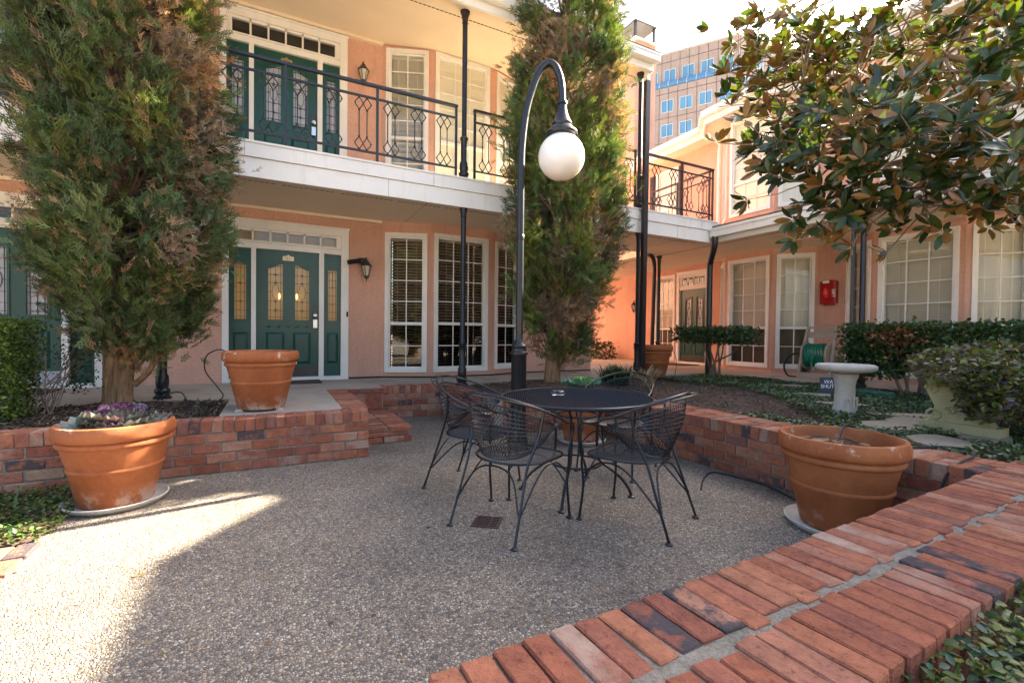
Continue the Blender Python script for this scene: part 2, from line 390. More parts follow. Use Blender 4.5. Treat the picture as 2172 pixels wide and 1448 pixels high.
def mortar_mat():
    m, t, p, N, L = newmat('mortar'); v = worldvec(N)
    n = noise(N, L, 22, 8, v, 0.75); f = noise(N, L, 140, 4, v, 0.7)
    r = ramp(N, [(0.28,(0.15,0.125,0.10)),(0.42,(0.32,0.28,0.225)),(0.6,(0.42,0.37,0.30)),(0.75,(0.50,0.45,0.37))]); L.new(n.outputs[0], r.inputs[0])
    r2 = ramp(N, [(0.35,(0.7,0.7,0.7)),(0.65,(1.1,1.1,1.1))]); L.new(f.outputs[0], r2.inputs[0])
    L.new(mixc(N, L, 1.0, r.outputs[0], r2.outputs[0], 'MULTIPLY'), p.inputs['Base Color']); p.inputs['Roughness'].default_value = 0.95; p.inputs['Specular IOR Level'].default_value = 0.2
    b1 = bump(N, L, f.outputs[0], 0.6, 0.006); L.new(bump(N, L, n.outputs[0], 1.0, 0.025, b1), p.inputs['Normal'])
    return m
MT = {}
MT['stucco'] = stucco_mat('peach_stucco', (0.70,0.405,0.295))
MT['office'] = stucco_mat('office_stone', (0.38,0.30,0.26))
MT['brick'] = brick_mat()
MT['mortar'] = mortar_mat()
MT['pebble'] = pebble_mat()
MT['soil'] = soil_mat()
MT['concrete'] = concrete_mat('porch_concrete', (0.42,0.365,0.295))
MT['flag'] = concrete_mat('flagstone', (0.30,0.255,0.19), 0.35)
MT['cast'] = concrete_mat('cast_stone', (0.52,0.48,0.42), 0.3)
MT['lichen'] = concrete_mat('lichen_stone', (0.38,0.345,0.19), 0.4)
MT['terra'] = terracotta_mat()
MT['white'] = painted_mat('white_paint', (0.80,0.775,0.72))
MT['cream'] = plain('cream_soffit', (0.80,0.67,0.49), 0.8, var=0.06, nsc=1.5, bst=0.06)
MT['green'] = plain('green_door_paint', (0.004,0.062,0.046), 0.36, var=0.12, nsc=4, bst=0.05)
MT['black'] = plain('black_iron', (0.012,0.013,0.016), 0.36, var=0.3, nsc=20, bst=0.12, bsc=60)
MT['bronze'] = plain('dark_bronze', (0.045,0.038,0.036), 0.4, var=0.25, nsc=12)
MT['chair'] = plain('black_wrought_iron', (0.010,0.011,0.015), 0.32, var=0.35, nsc=25, bst=0.1, bsc=90, spec=0.5)
MT['rust'] = plain('rusty_grate', (0.07,0.035,0.028), 0.8, var=0.4, nsc=30, bst=0.3)
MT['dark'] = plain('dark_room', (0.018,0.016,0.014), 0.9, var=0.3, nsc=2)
MT['glass'] = glass_mat()
MT['screen'] = glass_mat('screened_glass', (0.62,0.62,0.60))
MT['blind_dark'] = plain('brown_blind', (0.36,0.275,0.19), 0.6, var=0.1, nsc=3)
MT['blind'] = plain('cream_blind', (0.74,0.68,0.57), 0.6, var=0.05, nsc=3)
MT['shade'] = plain('cream_shade', (0.80,0.74,0.61), 0.8, var=0.06, nsc=2)
MT['bark'] = bark_mat('juniper_bark', (0.24,0.15,0.085))
MT['twig'] = plain('grey_twig', (0.15,0.105,0.075), 0.9, var=0.3, nsc=20, bst=0.4)
MT['mbark'] = plain('magnolia_bark', (0.24,0.175,0.12), 0.85, var=0.25, nsc=12, bst=0.4)
MT['roof'] = plain('roof_shingle', (0.10,0.085,0.075), 0.95, var=0.35, nsc=9, bst=0.6, bsc=30)
MT['juniper'] = leaf_mat('juniper_foliage', 0.22, 0.7, 0.2)
MT['magleaf'] = leaf_mat('magnolia_leaf', 0.20, 0.28, 0.5, under=(0.26,0.125,0.035), tr_tint=(2.6,2.4,0.35))
MT['leaf'] = leaf_mat('shrub_leaf', 0.25, 0.42, 0.4)
MT['groundleaf'] = leaf_mat('groundcover_leaf', 0.22, 0.4, 0.45)
MT['kale'] = leaf_mat('kale_leaf', 0.2, 0.5, 0.35, tr_tint=(1,1,0.9))
MT['globe'] = None
MT['red'] = plain('red_plastic', (0.33,0.006,0.008), 0.25, var=0.15, nsc=5)
MT['redlens'] = plain('red_lens', (0.75,0.02,0.012), 0.12, var=0.1, nsc=5)
MT['hose'] = plain('green_hose', (0.008,0.16,0.085), 0.35, var=0.15, nsc=10)
MT['taupe'] = plain('taupe_plastic', (0.34,0.265,0.205), 0.5, var=0.08, nsc=5)
MT['rubber'] = plain('black_rubber', (0.014,0.014,0.014), 0.7, var=0.2, nsc=10)
MT['mat'] = plain('coir_mat', (0.075,0.055,0.045), 0.98, var=0.3, nsc=60, bst=0.7, bsc=200)
MT['brass'] = plain('aged_brass', (0.42,0.33,0.19), 0.35, metal=0.8, var=0.25, nsc=30)
MT['silver'] = plain('satin_nickel', (0.55,0.55,0.56), 0.3, metal=0.9, var=0.1, nsc=30)
MT['lettering'] = plain('white_lettering', (0.82,0.82,0.80), 0.5, var=0.02)
MT['darklettering'] = plain('dark_lettering', (0.03,0.028,0.02), 0.5, var=0.02)
MT['signblue'] = plain('sign_plate', (0.03,0.05,0.075), 0.45, var=0.15, nsc=9)
MT['greenlid'] = plain('green_lid', (0.03,0.14,0.10), 0.6, var=0.1, nsc=6)
MT['officeglass'] = plain('blue_office_glass', (0.10,0.24,0.38), 0.2, var=0.12, nsc=0.25)
MT['mullion'] = plain('pale_mullion', (0.5,0.55,0.58), 0.5, var=0.05)
MT['amber'] = emit_mat('lit_room_amber', (0.40,0.225,0.085), 0.045)
MT['lampglow'] = emit_mat('room_lamp', (1.0,0.70,0.22), 0.5)
MT['hazeglass'] = plain('frosted_panel', (0.42,0.43,0.46), 0.25, var=0.08, nsc=3)
MT['lead'] = plain('lead_came', (0.03,0.028,0.026), 0.5, var=0.1)
MT['lantern'] = plain('lantern_pane', (0.50,0.42,0.30), 0.3, var=0.15, nsc=20)
gm, gt, gp, gN, gL = newmat('opal_globe'); gp.inputs['Base Color'].default_value = (0.90,0.885,0.85,1); gp.inputs['Roughness'].default_value = 0.12
gp.inputs['Subsurface Weight'].default_value = 0.6; gp.inputs['Subsurface Radius'].default_value = (0.2,0.17,0.13); gp.inputs['Subsurface Scale'].default_value = 0.8
MT['globe'] = gm
cm_, ct, cp, cN, cL = newmat('clear_glass'); cp.inputs['Transmission Weight'].default_value = 1; cp.inputs['Roughness'].default_value = 0.02; cp.inputs['Base Color'].default_value = (0.9,0.93,0.92,1)
MT['clear'] = cm_

def text_mesh(name, s, size, mat, parent, matrix, extr=0.0012, align='CENTER'):
    cu = bpy.data.curves.new(name, 'FONT'); cu.body = s; cu.size = size; cu.extrude = extr; cu.align_x = align; cu.align_y = 'CENTER'
    tmp = bpy.data.objects.new('tmp', cu); COL.objects.link(tmp)
    me = bpy.data.meshes.new_from_object(tmp.evaluated_get(bpy.context.evaluated_depsgraph_get()))
    bpy.data.objects.remove(tmp); bpy.data.curves.remove(cu)
    me.name = name; me.materials.clear(); me.materials.append(mat); me.transform(matrix)
    return put(name, me, parent)
# ================================================================== THE SETTING
PZ = 0.44                                    # porch level
solo('ground', Buf().box(-400, 400, -400, 400, -0.35, -0.03), concrete_mat('far_ground', (0.40,0.345,0.28)), kind='structure')
pb = Buf(); pb.box(-8, 3.52, -5, 6.5, -0.028, 0.0)
solo('patio', pb, MT['pebble'], kind='structure')
b = Buf()
for x0,x1,y0,y1 in ((-8,-0.42,5.9,7.72),(-0.42,0.60,4.71,7.72),(0.60,1.31,6.31,7.72),(1.31,2.37,6.59,7.72),(2.37,7.9,6.42,7.72),(5.82,7.9,7.72,16),(7.9,9.7,-4,16)):
    b.box(x0,x1,y0,y1,-0.02,PZ)
solo('porch', b, MT['concrete'], kind='structure')

def soil_sheet(name, u0,u1,v0,v1, hf, skip=None, step=0.09):
    nu = int((u1-u0)/step)+1; nv = int((v1-v0)/step)+1; bb = Buf(); idx = {}
    us = np.linspace(u0,u1,nu); vv = np.linspace(v0,v1,nv)
    for i,u in enumerate(us):
        for j,v in enumerate(vv):
            idx[i,j] = len(bb.v); bb.v.append((u,v,hf(u,v)+random.uniform(-0.012,0.016)))
    for i in range(nu-1):
        for j in range(nv-1):
            if skip and skip((us[i]+us[i+1])/2,(vv[j]+vv[j+1])/2): continue
            bb.f.append((idx[i,j],idx[i+1,j],idx[i+1,j+1],idx[i,j+1]))
    return solo(name, bb, MT['soil'], kind='structure', smooth=True, ang=80)
def h1(u,v): return 0.40+0.05*math.exp(-((u+1.3)**2+(v-5.5)**2)/0.4)
def h2(u,v):
    return 0.395+0.13*math.exp(-((u-3.35)**2+(v-5.45)**2)/0.5)+0.05*math.exp(-((u-4.8)**2+(v-4.0)**2)/1.0)-0.03*max(0,min(1,(u-7.2)/0.5))
soil_sheet('planting_bed', -6,-0.43,4.7,5.89, h1)
soil_sheet('planting_bed', 2.36,7.89,0.9,6.41, h2, skip=lambda u,v: u < 3.9 and v < 4.97)
soil_sheet('planting_bed', 0.7,8.0,-2.5,0.62, lambda u,v: 0.27+0.03*math.sin(3*u)*math.sin(4*v))
soil_sheet('planting_bed', -4.5,-1.16,3.42,4.49, lambda u,v: 0.015)

# ================================================================== BRICKWORK
import bmesh
BR = {}
def brick_mesh(l, wd, h, var):
    key = (round(l,3),round(wd,3),round(h,3),var)
    if key in BR: return BR[key]
    bm = bmesh.new(); bmesh.ops.create_cube(bm, size=1)
    rr = random.Random(hash(key) & 0xffff)
    for q in bm.verts: q.co = Vector((q.co.x*l, q.co.y*wd, q.co.z*h))+Vector((rr.uniform(-.0035,.0035),rr.uniform(-.0035,.0035),rr.uniform(-.003,.003)))
    bmesh.ops.bevel(bm, geom=bm.edges[:], offset=0.0048, segments=1, affect='EDGES')
    for q in bm.verts: q.co += Vector((rr.uniform(-.0016,.0016),rr.uniform(-.0016,.0016),rr.uniform(-.0016,.0016)))
    me = bpy.data.meshes.new('brick'); bm.to_mesh(me); bm.free(); me.materials.append(MT['brick'])
    me.polygons.foreach_set('use_smooth', [False]*len(me.polygons)); BR[key] = me; return me
def brick(parent, c, l, wd, h, rz=0):
    o = bpy.data.objects.new('brick', brick_mesh(l, wd, h, random.randrange(5))); COL.objects.link(o); o.parent = parent
    o.location = (c[0]+random.uniform(-.002,.002), c[1]+random.uniform(-.003,.003), c[2]+random.uniform(-.002,.002))
    o.rotation_euler = (random.gauss(0,.008), random.gauss(0,.008), rz+random.gauss(0,.010)); return o
CH_, CAPH, PITCHB = 0.0825, 0.105, 0.0785     # course height, cap height, rowlock pitch
def planter_wall(label, start, ang, length, T, rows, height=PZ, z0=0.0, gap=0.012, group=None, face=True, x_skip=0.0, endrow=False):
    t = thing('planter_wall', (start[0],start[1],z0), label, 'brick wall', group, rz=ang)
    core = Buf().box(0.004, length-0.004, 0.011, T-0.006, 0.0, height-CAPH-0.006)
    part('mortar', core, MT['mortar'], t, raw=True)
    cap = Buf().box(0.006, length-0.006, 0.012, T-0.010, height-CAPH-0.006, height-0.0085)
    part('mortar', cap, MT['mortar'], t, raw=True)
    if face:
        n = int(round((height-CAPH)/CH_)); ch = (height-CAPH)/n
        for k in range(n):
            x = -(0.108 if k % 2 else 0.0)
            while x < length-0.02:
                L_ = 0.205; xa = max(x, 0.0); xb = min(x+L_, length)
                if xb-xa > 0.05: brick(t, ((xa+xb)/2, 0.047, k*ch+ch/2), round((xb-xa)*20)/20 if xb-xa < 0.2 else L_, 0.094, ch-0.011)
                x += L_+0.012
    dep = (T-(rows-1)*gap)/rows
    for r in range(rows):
        x = 0.0; off = PITCHB/2*0.6 if r else 0
        while x < length-0.03:
            dj = random.choice((0,0.004,-0.012,0.010,-0.007,-0.016)); brick(t, (x+PITCHB/2+ (off if r else 0), r*(dep+gap)+dep/2-(dj/2 if r else -dj/2), height-CAPH/2), PITCHB-0.006, dep+dj, CAPH)
            x += PITCHB
    return t
planter_wall('low brick planter wall in front of the mulch bed below the broad juniper', (-3.2,4.5), 0, 4.0, 0.21, 1)
planter_wall('short brick wall between the brick steps and the lamp post bed', (1.31,6.38), 0, 0.85, 0.21, 1)
planter_wall('brick wall returning towards the patio behind the far left iron chair', (2.16,6.38), -PI/2, 1.60, 0.21, 1)
planter_wall('brick wall right behind the black lamp post base', (2.37,4.78), 0, 1.13, 0.21, 1)
planter_wall('brick planter wall with a double row cap beside the bird bath bed', (3.5,4.99), -PI/2, 3.94, 0.42, 2)
planter_wall('wide brick wall capped by two rows of worn bricks above ivy', (-0.5,0.452), rad(2.0), 6.2, 0.475, 2, height=0.44, gap=0.024)

st = thing('brick_steps', (0.72,5.6,0), 'low dark red brick steps leading up from patio to porch', 'steps')
def sb(c, l, wd, h): return brick(st, (c[0]-0.72, c[1]-5.6, c[2]), l, wd, h)
part('mortar', Buf().box(0.87,1.335,5.02,6.29,0.0,0.138), MT['mortar'], st)
part('mortar', Buf().box(0.615,0.835,4.73,6.30,0.0,0.43), MT['mortar'], st)
y = 5.0
while y < 6.25:
    for x in (0.975,1.228): sb((x, y+0.037, 0.137), 0.245, 0.066, 0.05)
    y += 0.0745
for x in (0.92,1.05,1.2): sb((x+0.03, 5.008, 0.088), 0.16, 0.05, 0.04)
for x in (0.93,1.155,1.30): sb((x, 5.004, 0.034), 0.215 if x < 1.25 else 0.08, 0.05, 0.062)
y = 4.73
while y < 6.24:
    sb((0.715, y+0.037, 0.415), 0.235, 0.066, 0.06); y += 0.0745
for k,x in enumerate((0.92,1.08,1.24)): sb((x, 6.305, 0.405), 0.15, 0.05, 0.065)
for k,x in enumerate((0.96,1.18)): sb((x+0.005, 6.298, 0.265), 0.225, 0.05, 0.205)
sb((1.30,5.3,0.05),0.05,0.5,0.08)
pv = thing('brick_edging', (-1.6,3.30,0), 'strip of sunlit paving bricks beside the left ground cover', 'paving')
part('mortar', Buf().box(-2.6,-1.14,3.02,3.40,-0.02,0.004), MT['mortar'], pv)
x = -2.55
while x < -1.16:
    for y in (3.115,3.31):
        brick(pv, (x+1.6+0.05, y-3.30, 0.005), 0.092, 0.185, 0.03)
    x += 0.102

# ================================================================== BUILDINGS
def facet(buf, p0, p1, z0, z1, ops=(), reveal=0.12):
    p0 = Vector(p0); p1 = Vector(p1); d = (p1-p0); Ln = d.length; d /= Ln; n = Vector((d.y,-d.x))
    xs = sorted({0,Ln,*[o[0] for o in ops],*[o[1] for o in ops]}); zs = sorted({z0,z1,*[o[2] for o in ops],*[o[3] for o in ops]})
    P = lambda s,z,dep=0: (p0.x+d.x*s-n.x*dep, p0.y+d.y*s-n.y*dep, z)
    for i in range(len(xs)-1):
        for j in range(len(zs)-1):
            cx_=(xs[i]+xs[i+1])/2; cz=(zs[j]+zs[j+1])/2
            if any(o[0]<cx_<o[1] and o[2]<cz<o[3] for o in ops): continue
            buf.quad(P(xs[i],zs[j]),P(xs[i+1],zs[j]),P(xs[i+1],zs[j+1]),P(xs[i],zs[j+1]))
    for a,b_,za,zb in ops:
        buf.quad(P(a,za),P(a,za,reveal),P(a,zb,reveal),P(a,zb)); buf.quad(P(b_,za,reveal),P(b_,za),P(b_,zb),P(b_,zb,reveal))
        buf.quad(P(a,zb),P(a,zb,reveal),P(b_,zb,reveal),P(b_,zb)); buf.quad(P(a,za,reveal),P(a,za),P(b_,za),P(b_,za,reveal))
def fmat(p0, p1, s, z):
    p0 = Vector(p0); p1 = Vector(p1); d = (p1-p0).normalized()
    m = Matrix.Identity(4); m[0][0]=d.x; m[1][0]=d.y; m[0][1]=-d.y; m[1][1]=d.x
    m[0][3]=p0.x+d.x*s; m[1][3]=p0.y+d.y*s; m[2][3]=z
    return m
def mput(o, bld, m):
    o.parent = bld; P = ROOT[bld.name]; o.matrix_local = Matrix.Translation(-P) @ m; return o
def window(bld, p0, p1, s0, s1, z0, z1, cols, ru, rl, split, blind='blind', pitch=0.042, tilt=55, cover=1.0, lowcover=1.0):
    """casing with two sashes, panes, glazing bars, blinds; local x along the wall, y inwards"""
    W_ = s1-s0; H_ = z1-z0; cw = 0.062
    bb = Buf()
    bb.box(0,cw,-0.024,0.05,0,H_); bb.box(W_-cw,W_,-0.024,0.05,0,H_); bb.box(cw,W_-cw,-0.024,0.05,H_-cw,H_); bb.box(cw,W_-cw,-0.03,0.05,0,cw)
    bb.box(cw,cw+0.022,0.012,0.085,cw,H_-cw); bb.box(W_-cw-0.022,W_-cw,0.012,0.085,cw,H_-cw); bb.box(cw+0.022,W_-cw-0.022,0.012,0.085,H_-cw-0.025,H_-cw); bb.box(cw+0.022,W_-cw-0.022,0.005,0.085,cw,cw+0.03)
    hs = split-z0; bb.box(cw+0.022,W_-cw-0.022,0.008,0.075,hs-0.024,hs+0.024)
    o = put('window', mesh_of('window', bb, MT['white'])); mput(o, bld, fmat(p0,p1,s0,z0))
    xa, xb = cw+0.022, W_-cw-0.022; za, zb = cw+0.03, H_-cw-0.025
    bars = Buf(); bt = 0.008
    for (a,c,nr) in ((hs+0.024, zb, ru),(za, hs-0.024, rl)):
        for i in range(1,cols): xx = xa+(xb-xa)*i/cols; bars.box(xx-bt,xx+bt,0.030,0.048,a,c)
        for j in range(1,nr): zz = a+(c-a)*j/nr; bars.box(xa,xb,0.028,0.046,zz-bt,zz+bt)
        pm = mesh_of('pane', Buf().box(0,(xb-xa)/cols-0.002,0.036,0.040,0,(c-a)/nr-0.002), MT['glass'] if (a > hs or blind == 'shade' or z0 > 3) else MT['screen'])
        for i in range(cols):
            for j in range(nr):
                q = put('pane', pm, o); q.location = (xa+(xb-xa)*i/cols+0.001, 0, a+(c-a)*j/nr+0.001)
    part('glazing_bars', bars, MT['white'], o, raw=True)
    bl = Buf()
    if blind == 'shade':
        k = 0; z = zb
        bl.box(xa-0.01,xb+0.01,0.062,0.07,za,zb)
        while z > za+0.1: bl.box(xa-0.01,xb+0.01,0.059,0.062,z-0.004,z+0.004); z -= 0.16
        mat = MT['shade']
    else:
        mat = MT[blind]; z = zb; ca, sa = math.cos(rad(tilt))*pitch*0.56, math.sin(rad(tilt))*pitch*0.56
        zlim = za if lowcover >= 1 else hs-(hs-za)*lowcover
        while z > zlim:
            zz = z-pitch/2; yc = 0.125
            bl.add([(xa-.02,yc-ca,zz+sa),(xb+.02,yc-ca,zz+sa),(xb+.02,yc+ca,zz-sa),(xa-.02,yc+ca,zz-sa)],[(0,1,2,3)]); z -= pitch
        for fx in (0.2,0.8): bl.box(xa+(xb-xa)*fx-0.004,xa+(xb-xa)*fx+0.004,0.088,0.092,zlim,zb)
        bl.box(xa-.02,xb+.02,0.09,0.15,zb-0.03,zb+0.03)
    part('blind', bl, mat, o, raw=True)
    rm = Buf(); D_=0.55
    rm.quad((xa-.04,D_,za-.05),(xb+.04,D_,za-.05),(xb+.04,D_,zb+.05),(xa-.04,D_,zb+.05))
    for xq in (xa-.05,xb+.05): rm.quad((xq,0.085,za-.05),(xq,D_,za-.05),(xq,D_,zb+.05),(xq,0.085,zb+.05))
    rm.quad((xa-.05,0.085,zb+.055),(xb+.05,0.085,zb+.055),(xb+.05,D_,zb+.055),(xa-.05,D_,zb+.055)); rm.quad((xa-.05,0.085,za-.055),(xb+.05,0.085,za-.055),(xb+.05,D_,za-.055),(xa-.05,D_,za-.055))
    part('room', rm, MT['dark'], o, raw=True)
    return (s0+0.03, s1-0.03, z0+0.03, z1-0.03)
def leaded(lead, x0, x1, z0, z1, y, oval=True, top=None):
    w_ = x1-x0; h_ = z1-z0; r = 0.0035
    def ln(a, b): lead.beam((a[0],y,a[1]),(b[0],y,b[1]),0.006,0.007,up=(0,1,0))
    e = 0.16*w_
    for xx in (x0+e, x1-e): ln((xx,z0),(xx,z1))
    for f in (0.05,0.17,0.33,0.5,0.66,0.80,0.95):
        zz = z0+h_*f
        if oval and 0.40 < f < 0.62: ln((x0,zz),(x0+w_*0.28,zz)); ln((x1-w_*0.28,zz),(x1,zz))
        else: ln((x0,zz),(x1,zz))
    xm = (x0+x1)/2; d = 0.10*w_
    if oval:
        pts = [(xm+w_*0.23*math.cos(a), z0+h_*0.5+h_*0.13*math.sin(a)) for a in np.linspace(0,2*PI,17)]
        for a, b2 in zip(pts, pts[1:]): ln(a, b2)
    for f in (0.66,0.80,0.33,0.17) if oval else (0.66,0.33):
        zz = z0+h_*f; q = [(xm,zz+d),(xm+d,zz),(xm,zz-d),(xm-d,zz),(xm,zz+d)]
        for a, b2 in zip(q, q[1:]): ln(a, b2)
    ln((xm,z0),(xm,z0+h_*(0.36 if oval else 1))); ln((xm,z0+h_*0.64),(xm,z1))
def entrance(bld, p0, p1, s0, z0, number, lit=True, side=True, npan=6, kick='dark', door_label=None, hgt=2.36):
    """white frame with transom, two sidelights and a panelled green door"""
    Wd = 1.70 if side else 1.06
    m = fmat(p0,p1,s0,z0)
    xd0 = 0.42 if side else 0.105; xd1 = xd0+0.85
    fb = Buf(); y0, y1 = -0.024, 0.10; top = hgt
    fb.box(0,0.08,y0,y1,0,top); fb.box(Wd-0.11,Wd,y0,y1,0,top); fb.box(0.08,Wd-0.11,y0,y1,top-0.13,top)
    fb.box(0.08,Wd-0.11,y0+0.014,y1,1.945,2.045); fb.box(0.08,Wd-0.11,y0-0.012,y0+0.014,2.025,2.045); fb.box(-0.012,Wd+0.012,y0-0.014,y0,top-0.03,top)
    fb.box(0.08,Wd-0.11,-0.05,0.10,0,0.055)
    if side:
        fb.box(0.36,0.42,y0+0.01,y1,0.055,1.945); fb.box(1.27,1.34,y0+0.01,y1,0.055,1.945)
    for i in range(1,npan): xx = 0.08+0.07+(Wd-0.19-0.14)*i/npan; fb.box(xx-0.012,xx+0.012,0.0,0.05,2.045,top-0.13)
    fb.box(0.08,0.15,0.0,0.06,2.045,top-0.13); fb.box(Wd-0.18,Wd-0.11,0.0,0.06,2.045,top-0.13); fb.box(0.15,Wd-0.18,0.0,0.055,2.045,2.062); fb.box(0.15,Wd-0.18,0.0,0.055,top-0.165,top-0.13)
    fr = put('door_frame', mesh_of('door_frame', fb, MT['white'])); mput(fr, bld, m)
    pw = (Wd-0.33)/npan
    pm = mesh_of('pane', Buf().box(0,pw-0.024,0.022,0.027,2.062,top-0.165), MT['glass'])
    for i in range(npan): put('pane', pm, fr).location = (0.15+pw*i+0.012,0,0)
    part('room', Buf().box(0.07,Wd-0.10,0.13,0.16,0.0,1.99), MT['amber'] if lit else MT['dark'], fr, raw=True)
    part('room', Buf().box(0.07,Wd-0.10,0.13,0.16,1.995,top-0.10), MT['blind_dark'] if lit else MT['dark'], fr, raw=True)
    if lit:
        for xx in (xd0+0.305,xd0+0.545):
            part('room_lamp', Buf().lathe([(0.001,-0.05),(0.011,-0.03),(0.013,0),(0.011,0.03),(0.001,0.05)],(xx,0.10,1.27),10), MT['lampglow'], fr, raw=True, smooth=True)
    def panelled(name, x0, x1, lites, panels, oval):
        bb = Buf(); zt = 1.942; yf, yb = 0.035, 0.075
        xs = sorted({x0,x1,*[q for l in lites+panels for q in l[:2]]}); zs = sorted({0.058,zt,*[q for l in lites+panels for q in l[2:4]]})
        for i in range(len(xs)-1):
            for j in range(len(zs)-1):
                cx_=(xs[i]+xs[i+1])/2; cz=(zs[j]+zs[j+1])/2
                if any(l[0]<cx_<l[1] and l[2]<cz<l[3] for l in lites+panels): continue
                bb.box(xs[i],xs[i+1],yf,yb,zs[j],zs[j+1])
        for a,c,za,zb in panels:
            bb.box(a,c,yf+0.016,yb,za,zb)
            q=0.022; bb.add([(a,yf+0.016,za),(c,yf+0.016,za),(c,yf+0.016,zb),(a,yf+0.016,zb),(a+q*1.6,yf+0.003,za+q*1.6),(c-q*1.6,yf+0.003,za+q*1.6),(c-q*1.6,yf+0.003,zb-q*1.6),(a+q*1.6,yf+0.003,zb-q*1.6)],[(0,1,5,4),(1,2,6,5),(2,3,7,6),(3,0,4,7),(4,5,6,7)])
        for li in lites:
            a,c,za,zb = li[:4]; q=0.02
            for (xx0,xx1,zz0,zz1) in ((a-q,a+0.004,za-q,zb+q),(c-0.004,c+q,za-q,zb+q),(a,c,za-q,za+0.004),(a,c,zb-0.004,zb+q)): bb.box(xx0,xx1,yf-0.012,yf+0.01,zz0,zz1)
            if len(li) > 4 and li[4]:                                  # arched head: green web above a sloping curve
                dirn = li[4]; n_=7; pts=[]
                for k in range(n_+1):
                    f = k/n_; dz = 0.075*(0.5-0.5*math.cos(PI*f)); xx = a+(c-a)*f
                    pts.append((xx, zb-(dz if dirn>0 else 0.075-dz)))
                for (xa_,za_),(xb_,zb_) in zip(pts, pts[1:]):
                    bb.add([(xa_,yf-0.004,za_),(xb_,yf-0.004,zb_),(xb_,yf-0.004,zb),(xa_,yf-0.004,zb),(xa_,yb,za_),(xb_,yb,zb_)],[(0,1,2,3),(0,4,5,1)])
                    bb.beam((xa_,yf-0.006,za_),(xb_,yf-0.006,zb_),0.016,0.016)
        o = put(name, mesh_of(name, bb, MT['green'])); mput(o, bld, m)
        for li in lites:
            a,c,za,zb = li[:4]
            part('pane', Buf().box(a,c,yf+0.018,yf+0.023,za,zb), MT['glass'] if lit else MT['hazeglass'], o, raw=True)
            ld = Buf(); leaded(ld, a, c, za, zb, yf+0.012, oval); part('leading', ld, MT['lead'], o, raw=True)
        return o
    dz = panelled('door', xd0, xd1, [(xd0+0.155,xd0+0.355,0.91,1.75,-1),(xd0+0.515,xd0+0.715,0.91,1.75,1)], [(xd0+0.13,xd0+0.375,0.25,0.72),(xd0+0.49,xd0+0.735,0.25,0.72)], True)
    part('kick_plate', Buf().box(xd0+0.02,xd1-0.02,0.026,0.034,0.065,0.215), MT['bronze'] if kick == 'dark' else MT['hazeglass'], dz, raw=True)
    sc_ = Buf()
    for q in range(5):
        xx = xd0+0.17+0.128*q; pts = [(xx+0.05*math.cos(a)*(1-a/9), 0.033, 0.815+0.028*math.sin(a)*(1-a/9)) for a in np.linspace(0,7.5,16)]
        sc_.tube(pts, 0.006, 4)
    part('carving', sc_, MT['green'], dz, raw=True)
    if number:
        pl_ = Buf(); pl_.prism([(-0.075,-0.035),(0.075,-0.035),(0.075,0.028),(0.03,0.032),(0.0,0.058),(-0.03,0.032),(-0.075,0.028)],0,0.008); pl_.xf(Matrix.Translation((xd0+0.425,0.034,1.835)) @ Matrix.Rotation(PI/2,4,'X'))
        part('number_plaque', pl_, MT['brass'], dz, raw=True)
        text_mesh('number', number, 0.052, MT['darklettering'], dz, Matrix.Translation((xd0+0.425,0.0245,1.832)) @ Matrix.Rotation(PI/2,4,'X'))
        hb = Buf().box(xd1-0.085,xd1-0.02,0.012,0.034,0.84,1.14)
        hd = part('lock_plate', hb, MT['bronze'], dz, raw=True)
        kb = Buf(); kb.lathe([(0.012,0),(0.012,0.03),(0.03,0.036),(0.032,0.055),(0.018,0.066)],(0,0,0),12); kb.xf(Matrix.Translation((xd1-0.052,0.014,0.99)) @ Matrix.Rotation(PI/2,4,'X'))
        part('knob', kb, MT['silver'], dz, raw=True, smooth=True)
        lb = Buf().box(xd1-0.082,xd1-0.024,-0.022,0.012,0.80,0.925); part('lock_box', lb, MT['silver'], dz, raw=True)
    if side:
        for (x0,x1) in ((0.08,0.36),(1.34,1.59)):
            w2 = x1-x0; g0, g1 = x0+w2*0.24, x1-w2*0.22
            panelled('sidelight', x0, x1, [(g0,g1,0.91,1.70)], [(x0+w2*0.18,x1-w2*0.16,0.25,0.72)], False)
    return (s0+0.03, s0+Wd-0.03, z0, z0+hgt-0.04)

VF = 6.10                                     # balcony front
A = thing('apartment_building', (1.5,7.7,PZ), 'two storey peach stucco apartment building with green doors and long iron balcony', 'building', 'apartment buildings round the courtyard')
ops = []
pA = ((-8,7.7),(1.56,7.7))
ops.append(entrance(A, *pA, 8-0.65, PZ, '1111'))
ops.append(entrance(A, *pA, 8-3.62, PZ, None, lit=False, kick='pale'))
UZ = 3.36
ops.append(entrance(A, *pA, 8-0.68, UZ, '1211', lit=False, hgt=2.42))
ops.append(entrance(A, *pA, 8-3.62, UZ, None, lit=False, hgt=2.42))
wb = Buf()
facet(wb, *pA, PZ-0.02, 5.9, ops)
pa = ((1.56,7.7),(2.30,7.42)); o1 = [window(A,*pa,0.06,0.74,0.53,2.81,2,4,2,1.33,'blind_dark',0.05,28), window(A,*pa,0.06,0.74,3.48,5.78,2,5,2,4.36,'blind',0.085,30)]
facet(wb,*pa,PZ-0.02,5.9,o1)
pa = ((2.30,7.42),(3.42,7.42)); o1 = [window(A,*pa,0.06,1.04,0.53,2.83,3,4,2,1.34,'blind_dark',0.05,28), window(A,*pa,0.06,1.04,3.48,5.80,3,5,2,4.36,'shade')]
facet(wb,*pa,PZ-0.02,5.9,o1)
